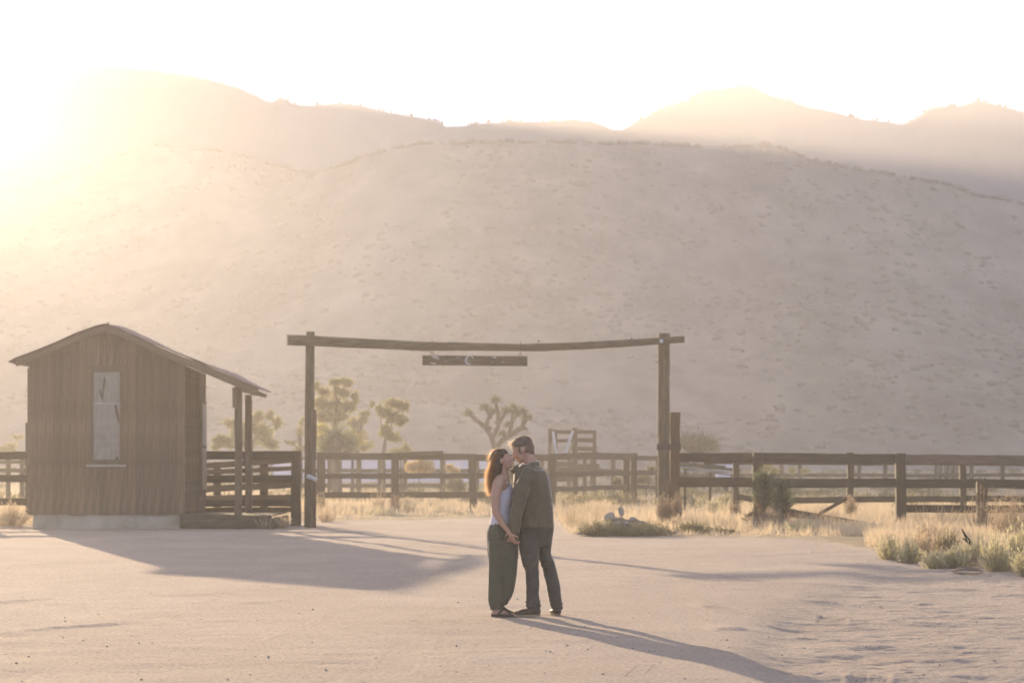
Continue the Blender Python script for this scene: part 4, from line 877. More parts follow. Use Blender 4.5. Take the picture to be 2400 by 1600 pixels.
for k, (x, y, a, b) in enumerate(((1456, 1199, 7, 11), (1430, 1213, 13, 12), (1482, 1216, 9, 7), (1415, 1236, 12, 6), (1437, 1242, 8, 6), (1370, 1246, 12, 4), (1395, 1246, 12, 5), (1478, 1244, 14, 5), (1500, 1246, 12, 5), (1520, 1246, 9, 6), (1470, 1226, 7, 5), (1449, 1226, 8, 6),
    (1360, 1250, 10, 3), (1550, 1247, 10, 4), (1583, 1247, 9, 5), (1400, 1230, 8, 5), (1461, 1244, 8, 4), (1385, 1240, 7, 4))): stone(x, y, a, b, 300+k, hp, d=51.7 if y > 1225 else 52.2)
GB = 'dry weeds and brush along the yard edge'
def S(name, label, px, by, w_, h_, leafm='weed', stemm='dry_stem', **k): return shrub(name, label, k.pop('cat', 'weed'), px, by, w_, h_, M[leafm], M[stemm], seed=int(px*3+by), group=GB, **k)
S('dead_brush', 'dull dead brush growing over the left half of the rubble heap', 1415, 1251, 120, 40, 'sage_dull', d=51.5, ns=170, nl=16)
S('dead_brush', 'dull dead brush covering the right slope of the rubble heap', 1510, 1250, 150, 34, 'sage_dull', d=51.4, ns=190, nl=16)
S('dead_brush', 'dark low brush clump just right of the rubble heap', 1625, 1252, 90, 27, 'sage_dull', ns=110, nl=16)
S('dead_brush', 'lower brush clump tapering off right of the rubble heap', 1680, 1254, 80, 18, 'sage_dull', ns=80, nl=14)
S('dry_weed', 'tall reddish dry weeds hiding the foot of the right gate post', 1557, 1226, 42, 84, 'dry_stem', ns=150, nl=14, ll=.04, d=58.5)
S('dry_weed', 'reddish dry weeds in front of the short brown gate stop post', 1586, 1224, 30, 90, 'dry_stem', ns=110, nl=14, ll=.04, d=58.7)
S('dry_weed', 'pale fluffy weed at the foot of the gate stop post', 1586, 1232, 42, 36, 'straw', ns=60, nl=14, d=56)
S('dry_weed', 'thin golden weeds growing left of the rubble heap, next to the man', 1345, 1236, 70, 66, 'straw', 'weed', ns=70, nl=8, ll=.03, lw=.008, d=58)
S('dry_weed', 'loose golden weeds behind the rubble heap', 1400, 1222, 90, 55, 'straw', 'weed', ns=80, nl=9, ll=.03, lw=.008, d=62)
S('dead_brush', 'tangled grey weeds between the rubble heap and the chute', 1330, 1160, 120, 40, 'sage_dull', ns=110, nl=9, d=84)
S('dead_brush', 'tangled grey weeds around the thick double fence post', 1470, 1190, 90, 50, 'sage_dull', ns=110, nl=9, d=83)
S('green_weed', 'soft green weed left of the fence post behind the young spiky trees', 1680, 1206, 60, 40, 'sage', ns=70, nl=10, d=72)
S('dry_weed', 'dry weeds at the foot of the second fence post right of the gate', 1724, 1216, 34, 46, 'dry_stem', ns=70, nl=10, d=66)
S('dry_weed', 'dry weeds between the two young spiky trees', 1810, 1240, 66, 50, 'dry_stem', ns=110, nl=10, d=56)
S('dry_weed', 'dry weeds over the fallen fence rail', 1915, 1240, 150, 62, 'weed', ns=120, nl=5, ll=.03, lw=.008, d=56.6)
S('dry_weed', 'tuft of weed at the foot of the thin post left of the thick fence post', 1993, 1216, 36, 66, 'weed', ns=80, nl=9, d=66)
S('green_weed', 'soft green low growth right of the young spiky trees', 1880, 1252, 90, 26, 'sage', ns=90, nl=12, d=53)
S('dry_weed', 'thin curling weeds in front of the lowest rail, right of the thick fence post', 2205, 1236, 150, 66, 'weed', 'weed', ns=75, nl=3, ll=.03, lw=.008, d=55, stemr=.006)
S('dry_weed', 'tallest dry weeds tangled around the short broken post', 2302, 1252, 90, 132, 'weed', 'dry_stem', ns=75, nl=7, ll=.03, lw=.010, d=51, stemr=.005)
S('dry_weed', 'dense dry weeds at the right edge below the fence rails', 2375, 1262, 130, 125, 'weed', 'weed', ns=240, nl=12, ll=.03, lw=.012, d=47)
S('dry_weed', 'brownish dry weeds behind the sagebrush, left of the broken post', 2180, 1285, 110, 55, 'weed', 'dry_stem', ns=130, nl=10, d=44)
S('dry_weed', 'dry weeds at the foot of the left post of the centre fence', 750, 1195, 40, 50, 'weed', ns=70, nl=8, d=77)
S('dry_weed', 'grey stalky weed in front of the centre fence, left panel', 888, 1190, 40, 66, 'weed', 'dry_stem', ns=40, nl=5, d=78)
S('dry_weed', 'weeds at the foot of the second post of the centre fence', 926, 1200, 34, 40, 'dry_stem', ns=60, nl=8, d=77)
S('green_weed', 'olive weed just right of the second post of the centre fence', 955, 1206, 46, 46, 'sage', ns=50, nl=8, d=75)
S('green_weed', 'low green tuft in the dry grass of the centre field', 890, 1216, 120, 18, 'sage', ns=60, nl=9, d=70)
S('dry_weed', 'dry weeds at the foot of the left gate post', 765, 1226, 50, 40, 'straw', 'weed', ns=70, nl=6, d=64)
S('dry_weed', 'dry tuft by the end of the porch, left of the gate post', 655, 1240, 70, 34, 'weed', ns=90, nl=8, d=57)
S('dry_weed', 'golden weeds at the left edge beside the shed wall', 25, 1236, 110, 60, 'straw', 'weed', ns=130, nl=9, d=58.9)
S('dry_weed', 'thin stalk leaning against the porch edge', 622, 1238, 60, 60, 'weed', 'weed', ns=8, nl=2, d=56.1)
SG = 'sagebrush clumps at the right edge of the yard'
lbl = ['leftmost pale sagebrush clump at the yard edge', 'sagebrush clump second from the left at the yard edge', 'low sagebrush clump third from the left, spilling onto the sand', 'dull grey brown brush standing behind the low sagebrush', 'darkest brush clump in the middle of the sagebrush', 'low sagebrush clump directly left of the flat brown slab', 'sagebrush clump right behind the flat brown slab', 'tall pale sagebrush clump right of the flat brown slab', 'tallest green sagebrush clump at the right frame edge', 'sagebrush clump cut by the right frame edge, low in front']
for k, (x, by, w_, h_, lm) in enumerate(((2088, 1311, 62, 66, 'sage'), (2130, 1314, 72, 62, 'sage'), (2195, 1322, 76, 44, 'sage'), (2168, 1304, 80, 74, 'weed'), (2222, 1303, 76, 74, 'sage_dull'), (2240, 1324, 76, 58, 'sage'), (2292, 1322, 84, 80, 'sage'), (2338, 1334, 80, 100, 'sage'), (2386, 1330, 84, 125, 'sage'), (2412, 1342, 80, 90, 'sage'))):
    shrub('sagebrush', lbl[k], 'shrub', x, by, w_, h_, M[lm], M['weed'], ns=85, nl=17, ll=.06, lw=.010, seed=k+900, group=SG, leaf0=.1, up=1.8, spread=1.6)
db = root('dead_branch', 2265, 37.5, 'dark jagged dead branch sticking up out of the sagebrush', 'branch')
V, Q = tubes([(np.array([PX(a, b, 37.5) for a, b in ((2296, 1312), (2286, 1290), (2272, 1268), (2262, 1254), (2254, 1238))]), [.03, .035, .03, .022, .008]), (np.array([PX(a, b, 37.5) for a, b in ((2277, 1276), (2264, 1266), (2256, 1260))]), [.022, .02, .008])], 6); link('limb', mesh_np('limb', V, Q, [M['dark']]), db)
sb = root('wood_slab', 2268, 34.9, 'flat curved dark brown slab lying on the sand below the sagebrush', 'slab')
VV = []
for i in range(13):
    f = i/12; x = (2232+(2302-2232)*f-1200)/F*34.6; z = H(x, 34.6)+.035*math.sin(math.pi*f)**.8+.008
    for dy in (-.22, .1): 
        for dz in (0, .012): VV.append((x, 34.6+dy*math.sin(math.pi*(.08+.84*f)), z+dz+(dy+.22)*.12*math.sin(math.pi*f)))
Q = []
for i in range(12):
    a = i*4; b = a+4; Q += [(a, b, b+2, a+2), (a+1, a+3, b+3, b+1), (a, a+1, b+1, b), (a+2, b+2, b+3, a+3)]
link('plate', mesh_py('plate', VV, Q, [M['shed_wood']]), sb)
# ------------------------------------------------------------------ the couple
M['skin'] = mat('skin', (.42, .25, .17), (.50, .31, .22), scale=6, rough=.55); M['skin'].node_tree.nodes['Principled BSDF'].inputs['Subsurface Weight'].default_value = .08
M['skin'].node_tree.nodes['Principled BSDF'].inputs['Subsurface Radius'].default_value = (.02, .01, .005)
def cloth(name, a, b_, bump=.004, sc_=9, sheen=.7, transl=None):
    m = mat(name, a, b_, scale=sc_, rough=.9, bump=bump, bscale=16, transl=transl, tf=.25); p = m.node_tree.nodes['Principled BSDF']; p.inputs['Sheen Weight'].default_value = sheen; p.inputs['Sheen Roughness'].default_value = .28; return m
M['jacket'] = cloth('olive_shirt_jacket', (.105, .09, .055), (.14, .12, .075)); M['jeans'] = cloth('dark_jeans', (.055, .052, .045), (.08, .076, .065))
M['tank'] = cloth('white_cotton', (.68, .68, .74), (.76, .76, .82), transl=(.9, .9, .95)); M['pants'] = cloth('dark_green_cotton', (.065, .068, .045), (.088, .092, .06))
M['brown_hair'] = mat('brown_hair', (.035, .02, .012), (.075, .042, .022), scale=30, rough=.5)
M['sunlit_hair'] = mat('sunlit_brown_hair', (.085, .055, .034), (.14, .092, .055), scale=30, rough=.5, transl=(1.0, .70, .42), tf=.6)  # same brown hair, backlit golden rim put into a lighter strand colour
M['forelock'] = mat('sunlit_grey_hair', (.30, .25, .20), (.40, .34, .27), scale=30, rough=.6, transl=(1, .88, .72), tf=.65)  # sun glow on the forelock put into a paler copy of the grey hair
M['grey_hair'] = mat('greying_hair', (.08, .068, .055), (.17, .15, .125), scale=30, rough=.6, transl=(.95, .82, .66), tf=.35)
M['shoe'] = mat('brown_shoe_leather', (.05, .035, .022), (.09, .065, .04), scale=6, rough=.6); M['sole'] = mat('tan_sole', (.30, .24, .15), (.38, .31, .2), scale=6, rough=.8)
M['sandal'] = mat('dark_sandal', (.03, .022, .015), (.05, .035, .025), scale=6, rough=.6)
PD = 23.94; PS = F/PD
def q(px, py, y=0.): return Vector(((px-1200)/PS, y, (1445-py)/PS))
def ico(c, r, sub_=2, rot=None):
    bm = bmesh.new(); bmesh.ops.create_icosphere(bm, subdivisions=sub_, radius=1); V = np.array([v.co for v in bm.verts]); Q = np.array([[v.index for v in f.verts] for f in bm.faces]); bm.free()
    V = V*np.array(r if hasattr(r, '__len__') else (r, r, r))
    if rot is not None: V = V @ np.array(rot.to_3x3()).T
    return V+np.array(c), Q
def capsule(pts_, rad, n=14):
    """tapered rounded limb through pts"""
    out = []
    for i in range(len(pts_)-1):
        a, b = np.array(pts_[i]), np.array(pts_[i+1]); ra, rb = rad[i], rad[i+1]; m_ = 6
        ax = (b-a)/np.linalg.norm(b-a); u = np.cross(ax, [.3, .9, .1]); u /= np.linalg.norm(u); v = np.cross(ax, u); VV = []
        for k in range(m_+1):
            c = a+(b-a)*k/m_; r_ = ra+(rb-ra)*k/m_
            for j in range(n): t = 2*math.pi*j/n; VV.append(c+(u*math.cos(t)+v*math.sin(t))*r_)
        VV += [a, b]; A, B = len(VV)-2, len(VV)-1; FF = []
        for k in range(m_):
            for j in range(n): j2 = (j+1) % n; FF += [(k*n+j, k*n+j2, (k+1)*n+j2), (k*n+j, (k+1)*n+j2, (k+1)*n+j)]
        for j in range(n): j2 = (j+1) % n; FF += [(A, j2, j), (B, m_*n+j, m_*n+j2)]
        out.append((np.array(VV), np.array(FF)))
    for p, r_ in zip(pts_, rad): out.append(ico(p, r_))
    return out
def loft(st, n=40, y0=0., power=2.0):
    """st rows: (py, xl_px, xr_px, ry, yc) -> closed body between rows"""
    P = np.array([(s[0], s[1], s[2], s[3], (s[4] if len(s) > 4 else 0)+y0) for s in st], float)
    f = np.linspace(0, len(P)-1, (len(P)-1)*6+1); R = np.stack([np.interp(f, np.arange(len(P)), P[:, k]) for k in range(5)], 1)
    # smooth rows
    K = np.array([1, 2, 3, 2, 1.])/9; Rp = np.pad(R, ((2, 2), (0, 0)), mode='edge'); R2 = np.stack([np.convolve(Rp[:, k], K, 'valid') for k in range(5)], 1); R2[0], R2[-1] = R[0], R[-1]; R = R2
    VV = []; m_ = len(R)
    for (py, xl, xr, ry, yc) in R:
        cx = ((xl+xr)/2-1200)/PS; rx = (xr-xl)/2/PS; z = (1445-py)/PS
        for j in range(n):
            t = 2*math.pi*j/n; e = 2/power; ca, sa = math.cos(t), math.sin(t)
            VV.append((cx+rx*math.copysign(abs(ca)**e, ca), yc+ry*math.copysign(abs(sa)**e, sa), z))
    VV += [tuple(np.mean(VV[:n], 0)), tuple(np.mean(VV[-n:], 0))]; A, B = m_*n, m_*n+1; FF = []
    for k in range(m_-1):
        for j in range(n): j2 = (j+1) % n; FF += [(k*n+j, (k+1)*n+j2, k*n+j2), (k*n+j, (k+1)*n+j, (k+1)*n+j2)]
    for j in range(n): j2 = (j+1) % n; FF += [(A, j, j2), (B, (m_-1)*n+j2, (m_-1)*n+j)]
    return [(np.array(VV), np.array(FF))]
def fuse(name, parts, voxel, mtl, parent, smooth=6, fold=None, cut=None):
    V, Q = merge(parts); me = mesh_np('tmp', V, Q); o = bpy.data.objects.new('tmp', me); C.objects.link(o)
    m = o.modifiers.new('r', 'REMESH'); m.mode = 'VOXEL'; m.voxel_size = voxel; m.adaptivity = 0
    s_ = o.modifiers.new('s', 'SMOOTH'); s_.iterations = smooth; s_.factor = .5
    dg = bpy.context.evaluated_depsgraph_get(); dg.update(); me2 = bpy.data.meshes.new_from_object(o.evaluated_get(dg))
    bpy.data.objects.remove(o); bpy.data.meshes.remove(me); me2.name = name
    if fold is not None:
        n = len(me2.vertices); co_ = np.empty(n*3); me2.vertices.foreach_get('co', co_); co_ = co_.reshape(-1, 3)
        nn = np.empty(n*3, np.float32); me2.vertices.foreach_get('normal', nn); nn = nn.reshape(-1, 3)
        co_ = co_+nn*fold(co_)[:, None]; me2.vertices.foreach_set('co', co_.ravel().astype(np.float32))
    me2.polygons.foreach_set('use_smooth', [True]*len(me2.polygons)); me2.materials.clear(); me2.materials.append(mtl); me2.update()
    return link(name, me2, parent, Matrix.Translation(parent.location))
def headparts(c, tilt, face, yaw=0., s=1., fem=False):
    """c: head centre, face=-1 looks left, +1 looks right; tilt>0 looks down. local x forward, y side, z up"""
    R = Matrix.Rotation(math.radians(yaw), 4, 'Z') @ (Matrix.Rotation(math.pi, 4, 'Z') if face < 0 else Matrix.Identity(4)) @ Matrix.Rotation(math.radians(tilt), 4, 'Y')
    T = lambda x, y, z: np.array(c)+np.array(R @ Vector((x*s, y*s, z*s)))
    E = lambda x, y, z, r: ico(T(x, y, z), tuple(k*s for k in r), 3, R)
    j = .9 if fem else 1
    ps = [E(-.015, 0, .035, (.100, .078, .088)), E(.028, 0, -.02, (.060, .062*j, .085)), E(.022, 0, -.070, (.058, .052*j, .040)), E(.060, 0, -.094, (.022, .024, .018*j)),
          E(.074, 0, .020, (.018, .048, .012)), E(.062, .030, -.030, (.026, .024, .028)), E(.062, -.030, -.030, (.026, .024, .028)),
          E(.086, 0, -.058, (.011, .024, .0065)), E(.083, 0, -.069, (.011, .021, .007)), E(.098, .010, -.033, (.010, .008, .008)), E(.098, -.010, -.033, (.010, .008, .008)),
          E(-.01, .079*j, -.005, (.019, .010, .032)), E(-.01, -.079*j, -.005, (.019, .010, .032)), E(.076, .03, .004, (.012, .016, .009)), E(.076, -.03, .004, (.012, .016, .009))]
    ps += capsule([T(.082, 0, .012), T(.100, 0, -.018), T(.106, 0, -.028)], [.009*s, .011*s, .012*s])
    return ps, T, R
def hand(wrist, direction, palm_n, curl, s=1., thumb_side=1):
    """five separate fingers on a palm. direction: along the hand, palm_n: palm normal, curl: total bend in degrees"""
    d = Vector(direction).normalized(); n_ = Vector(palm_n); n_ = (n_-n_.dot(d)*d).normalized(); b = d.cross(n_)
    w_ = Vector(wrist); ps = []
    pc = w_+d*.05*s; rot = Matrix((d, b, n_)).transposed().to_4x4()
    ps.append(ico(pc, (.052*s, .040*s, .016*s), 3, rot)); ps += capsule([w_-d*.03, w_+d*.015], [.026*s, .026*s])
    for i, (off, ln) in enumerate(((-.030, .070), (-.010, .080), (.010, .075), (.029, .060))):
        p = w_+d*.088*s+b*off*s; a = 0; pts_ = [w_+d*.04*s+b*off*.7*s, p]; dd_ = d.copy()
        for k, f in enumerate((.42, .32, .26)):
            a += math.radians(curl)/3*(1.1 if k else .8); dd_ = (d*math.cos(a)+n_*math.sin(a)); p = p+dd_*ln*f*s; pts_.append(p)
        ps += capsule(pts_, [.010*s, .0095*s, .009*s, .008*s, .0065*s], 8)
    t0 = w_+d*.025*s+b*thumb_side*-.03*s; t1 = t0+(d*.6-b*thumb_side*.7+n_*.3).normalized()*.035*s; t2 = t1+(d*.8-b*thumb_side*.1+n_*.5).normalized()*.032*s
    ps += capsule([w_+d*.02*s, t0, t1, t2], [.014*s, .013*s, .0105*s, .008*s], 8); return ps
def folds(amp, fx, fz, seed, extra=None):
    def f(P):
        a = vn(P[:, 0]*fx+P[:, 1]*fx*.8, P[:, 2]*fz+P[:, 0]*3, seed)+.5*vn(P[:, 0]*fx*2.3-P[:, 1]*fx*1.7, P[:, 2]*fz*2.1-P[:, 0]*5, seed+3)
        d_ = amp*a
        return d_+(extra(P) if extra else 0)
    return f
def strands(roots, tips, seg, r, w_, wob, mtl, parent, name, sag=0.):
    n = len(roots); t = np.linspace(0, 1, seg+1)[None, :, None]; R0 = roots[:, None]; T0 = tips[:, None]
    P = R0+(T0-R0)*t; ph = r.rand(n, 1, 3)*6.28; fr = 1.5+2*r.rand(n, 1, 1)
    P = P+wob*np.sin(ph+t*fr*6.28)*t*(.4+r.rand(n, 1, 1)); P[:, :, 2] -= (sag*t*(1-t)*4)[:, :, 0]
    sd = r.randn(n, 1, 3); sd /= np.linalg.norm(sd, axis=2)[:, :, None]; ww = w_*(1-.75*t)*(.6+.8*r.rand(n, 1, 1))
    V = np.stack([P-sd*ww, P+sd*ww], 2).reshape(-1, 3); k = seg+1
    i = (np.arange(n)[:, None]*k+np.arange(seg)[None]).reshape(-1)*2
    return link(name, mesh_np(name, V, np.stack([i, i+1, i+3, i+2], 1), [mtl], True), parent, Matrix.Translation(parent.location))

zg = H(.1, PD)
# ---------------- man
man = empty('person', (0, PD, zg), 'man in an olive shirt jacket and dark jeans bending down to kiss the woman', 'person')
hc = q(1224, 1056, .035); hp_, T, R = headparts(hc, 22, -1, yaw=-6, s=1.03)
ps = list(hp_)
ps += capsule([T(-.03, 0, -.05), q(1249, 1098, .02)], [.058, .066])
ps += loft([(1098, 1228, 1262, .10), (1112, 1220, 1270, .14), (1150, 1216, 1276, .12), (1200, 1220, 1280, .12), (1240, 1226, 1284, .11)])
ps += capsule([q(1238, 1116, -.17), q(1219, 1182, -.225), q(1203, 1240, -.20)], [.045, .038, .026]); ps += capsule([q(1238, 1116, .17), q(1219, 1182, .225), q(1203, 1240, .20)], [.045, .038, .026])
ps += capsule([q(1240, 1240, -.075), q(1246, 1335, -.09), q(1249, 1428, -.08)], [.06, .045, .035]); ps += capsule([q(1276, 1238, .06), q(1274, 1292, .065), q(1288, 1335, .08), q(1299, 1380, .08), q(1306, 1428, .08)], [.07, .052, .045, .04, .035])
ps += capsule([q(1251, 1436, -.08), q(1225, 1441, -.08)], [.035, .028]); ps += capsule([q(1306, 1436, .08), q(1305, 1440, .22)], [.035, .028])
ps += hand(q(1203, 1243, -.205), (-.25, .1, -1), (-.5, .8, .1), 85, 1.0, 1); ps += hand(q(1203, 1243, .205), (-.25, -.1, -1), (-.5, -.8, .1), 85, 1.0, -1)
fuse('body', ps, .0055, M['skin'], man, 3)
jk = loft([(1090, 1224, 1262, .075), (1096, 1215, 1268, .11), (1104, 1208, 1280, .16), (1114, 1204, 1286, .195), (1130, 1202, 1290, .205), (1156, 1201, 1292, .20), (1185, 1201, 1295, .19), (1212, 1204, 1299, .19), (1236, 1207, 1301, .195)], 48, power=2.25)
for s_ in (-1, 1):
    jk += capsule([q(1240, 1112, s_*.155), q(1232, 1126, s_*.19), q(1224, 1150, s_*.215), q(1216, 1186, s_*.235), q(1209, 1215, s_*.225), q(1204, 1243, s_*.205)], [.072, .083, .080, .070, .060, .050], 18)
def armline(P):   # dark crease where the sleeve lies on the body
    z = P[:, 2]; xe = (1246-(1445-z*PS-1130)*.30-1200)/PS; front = (P[:, 1] < -.10)
    return -.010*np.exp(-((P[:, 0]-xe-.01)/.012)**2)*front*((z > .93) & (z < 1.30))-.004*np.exp(-((P[:, 0]-(1252+(1445-z*PS-1130)*.1-1200)/PS)/.006)**2)*(P[:, 1] < -.08)
def jfold(P):
    b = folds(.022, 9, 7, 11, armline)(P); return b+.007*vn(P[:, 0]*30, P[:, 2]*26+P[:, 0]*30, 4)
fuse('jacket', jk, .0075, M['jacket'], man, 3, jfold)
def collar(name, rows, mtl, parent, th=.006):
    VV = []; m_ = len(rows[0])
    for r_ in rows:
        for p in r_: VV.append(p)
    n0 = len(VV); VV += [p+Vector((th*.6, th, -th*.3)) for p in VV[:n0]]; FF = []
    for i in range(len(rows)-1):
        for j in range(m_-1): a = i*m_+j; FF += [(a, a+1, a+m_+1, a+m_), (a+n0, a+m_+n0, a+m_+1+n0, a+1+n0)]
    for j in range(m_-1): FF += [(j, j+n0, j+1+n0, j+1), ((len(rows)-1)*m_+j, (len(rows)-1)*m_+j+1, (len(rows)-1)*m_+j+1+n0, (len(rows)-1)*m_+j+n0)]
    for i in range(len(rows)-1): FF += [(i*m_, (i+1)*m_, (i+1)*m_+n0, i*m_+n0), (i*m_+m_-1, i*m_+m_-1+n0, (i+1)*m_+m_-1+n0, (i+1)*m_+m_-1)]
    return link(name, mesh_py(name, [tuple(v) for v in VV], FF, [mtl], True), parent, Matrix.Translation(parent.location))
rows_ = []
for k in range(3):
    row = []
    for i in range(25):
        a = 2*math.pi*i/24; rr_ = (.068, .076, .092)[k]; row.append(q(1243, (1092, 1086, 1096)[k], .02)+Vector((rr_*1.05*math.cos(a), rr_*math.sin(a), .026*math.cos(a)+.004*math.sin(3*a))))
    rows_.append(row)
collar('collar', rows_, M['jacket'], man)
cf = collar('collar_point', [[q(1216, 1089, -.03), q(1207, 1091, -.03), q(1200, 1098, -.03)], [q(1214, 1096, -.05), q(1205, 1099, -.05), q(1196.5, 1105, -.04)], [q(1209, 1106, -.06), q(1204, 1111, -.05), q(1199, 1108, -.04)]], M['jacket'], man)
jn = loft([(1222, 1212, 1296, .16), (1240, 1213, 1298, .165), (1262, 1214, 1296, .155), (1280, 1215, 1294, .14)], 40, power=2.3)
jn += loft([(1240, 1214, 1264, .105, -.075), (1283, 1216, 1264, .10, -.08), (1314, 1223, 1264, .088, -.085), (1338, 1230, 1264, .078, -.09), (1372, 1232, 1264, .074, -.09), (1405, 1233, 1263, .07, -.085), (1416, 1232, 1267, .078, -.085), (1428, 1236, 1264, .066, -.085)], 30, power=2.2)
jn += loft([(1240, 1254, 1298, .105, .06), (1270, 1257, 1295, .10, .06), (1298, 1260, 1291, .09, .065), (1316, 1264, 1300, .088, .07), (1340, 1271, 1306, .08, .075), (1367, 1279, 1312, .074, .08), (1395, 1285, 1317, .072, .08), (1414, 1288, 1319, .074, .08), (1429, 1293, 1319, .066, .08)], 30, power=2.2)
def jeanfold(P):
    k = np.exp(-((P[:, 2]-.12)/.07)**2)+.5*np.exp(-((P[:, 2]-.5)/.08)**2)
    return folds(.014, 9, 9, 31)(P)+k*.007*np.sin(P[:, 2]*150+4*vn(P[:, 0]*12, P[:, 1]*12, 3)*3)*(1+vn(P[:, 0]*14, P[:, 1]*14, 9))*.6
fuse('jeans', jn, .0075, M['jeans'], man, 3, jeanfold)
def shoe(name, ankle, toe_dir, L, parent, mu, ms, wdt=.048):
    d = Vector(toe_dir).normalized(); heel = Vector((ankle[0], ankle[1], 0))-d*.055; b = Vector((-d.y, d.x, 0)); rot = Matrix((d, b, Vector((0, 0, 1)))).transposed().to_4x4()
    up_ = [ico(heel+d*.05+Vector((0, 0, .055)), (.058, wdt*.86, .048), 3, rot), ico(heel+d*L*.5+Vector((0, 0, .045)), (L*.36, wdt*.92, .038), 3, rot), ico(heel+d*L*.76+Vector((0, 0, .036)), (L*.25, wdt, .027), 3, rot)]+capsule([heel+d*.06+Vector((0, 0, .06)), heel+d*.055+Vector((0, 0, .10))], [.044, .042])
    o = fuse(name, up_, .006, mu, parent, 4)
    n = 28; VV = []
    for z, k in ((0.004, .97), (.024, 1.03)):
        for j in range(n):
            t = 2*math.pi*j/n; x = math.cos(t); y = math.sin(t); wq = wdt*(1.0 if x > 0 else .84)*(1-.10*math.exp(-(x/.35)**2)); p = heel+d*(L*.5+x*L*.515*k)+b*(y*wq*1.05*k); VV.append((p.x, p.y, z))
    FF = [(j, (j+1) % n, n+(j+1) % n, n+j) for j in range(n)]+[tuple(reversed(range(n))), tuple(range(n, 2*n))]
    s2 = link('sole', mesh_py('sole', VV, FF, [ms]), parent, Matrix.Translation(parent.location)); sub(s2, o); return o
shoe('shoe', q(1253, 1430, -.085), (-1, -.12, 0), .27, man, M['shoe'], M['sole']); shoe('shoe', q(1306, 1430, .08), (-.15, 1, 0), .27, man, M['shoe'], M['sole'], .05)
# hair: cap plus short strands
def E_(T_, R_, s_, x, y, z, r): return ico(T_(x, y, z), tuple(k*s_ for k in r), 3, R_)
hair = [E_(T, R, 1.03, -.024, 0, .060, (.096, .083, .070)), E_(T, R, 1.03, -.062, 0, .005, (.056, .074, .075)), E_(T, R, 1.03, .022, 0, .080, (.034, .056, .026)), E_(T, R, 1.03, -.03, .0, .05, (.08, .086, .06)), E_(T, R, 1.03, .012, .070, .006, (.016, .012, .034)), E_(T, R, 1.03, .012, -.070, .006, (.016, .012, .034)), E_(T, R, 1.03, -.070, 0, -.035, (.036, .055, .045))]
fuse('hair', hair, .006, M['grey_hair'], man, 2, lambda P: .003+.007*vn(P[:, 0]*34+P[:, 2]*16, P[:, 1]*34+P[:, 2]*20, 3)+.005*vn(P[:, 0]*80, P[:, 2]*80, 8))
r = np.random.RandomState(5)
n = 900; L = rdir(r, n, .6); L[:, 0] *= 1.0
rt = np.array([T(-.018+a*.097, b*.080, .052+max(-.03, c)*.075) for a, b, c in L]); ct = np.array(T(-.02, 0, .03))
out = rt-ct; out /= np.linalg.norm(out, axis=1)[:, None]; bk = np.array((R @ Vector((-.5, 0, -.25))))
tp2 = rt+out*.018+bk*.016*(.5+r.rand(n, 1))+r.randn(n, 3)*.006
strands(rt, tp2, 4, r, .0016, .004, M['grey_hair'], man, 'hair_strands')
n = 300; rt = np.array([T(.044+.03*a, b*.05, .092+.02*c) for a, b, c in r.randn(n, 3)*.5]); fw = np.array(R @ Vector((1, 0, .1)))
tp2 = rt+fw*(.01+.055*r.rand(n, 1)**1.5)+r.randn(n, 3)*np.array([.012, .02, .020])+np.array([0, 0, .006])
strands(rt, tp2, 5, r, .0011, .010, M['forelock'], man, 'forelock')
# ---------------- woman
wom = empty('person', (0, PD-.03, zg), 'woman with long wavy brown hair in a white tank top and dark green harem trousers', 'person')
hw = q(1178, 1079, -.035); hp_, T, R = headparts(hw, -24, 1, yaw=-7, s=.96, fem=True)
ps = list(hp_)+capsule([T(-.02, 0, -.05), q(1181, 1118, -.01)], [.046, .05])
ps += loft([(1113, 1172, 1192, .07), (1122, 1162, 1194, .14), (1135, 1156, 1196, .13), (1165, 1157, 1195, .11), (1195, 1160, 1190, .10), (1228, 1160, 1192, .10)])
ps += capsule([q(1172, 1124, -.12), q(1167, 1137, -.165), q(1161, 1165, -.19), q(1162, 1200, -.20)], [.050, .055, .047, .038]); ps += capsule([q(1162, 1200, -.20), q(1175, 1222, -.205), q(1193, 1246, -.195)], [.038, .034, .023])
ps += capsule([q(1172, 1124, .12), q(1167, 1137, .165), q(1161, 1165, .19), q(1162, 1200, .20)], [.050, .055, .047, .038]); ps += capsule([q(1162, 1200, .20), q(1175, 1222, .205), q(1193, 1246, .195)], [.038, .034, .023])
ps += hand(q(1195, 1249, -.205), (.45, 0, -.9), (.75, .5, .3), 95, .95, -1); ps += hand(q(1195, 1249, .205), (.45, 0, -.9), (.75, -.5, .3), 95, .95, 1)
ps += capsule([q(1176, 1260, -.07), q(1176, 1350, -.08), q(1166, 1428, -.075)], [.055, .045, .034]); ps += capsule([q(1176, 1260, .07), q(1176, 1350, .08), q(1168, 1428, .085)], [.055, .045, .034])
for yy_ in (-.075, .085):
    ps += capsule([q(1160, 1434, yy_), q(1180, 1434, yy_), q(1200, 1438.5, yy_)], [.034, .028, .020]); ps += [ico(q(1203, 1439, yy_), (.035, .038, .014), 2)]
    for k, (dx, rr_) in enumerate(((-.030, .011), (-.013, .009), (.002, .0085), (.016, .008), (.029, .0075))): ps += capsule([q(1204, 1440, yy_+dx), q(1211-k*.8, 1440.5, yy_+dx*1.1)], [rr_, rr_*.8], 8)
fuse('body', ps, .0055, M['skin'], wom, 3)
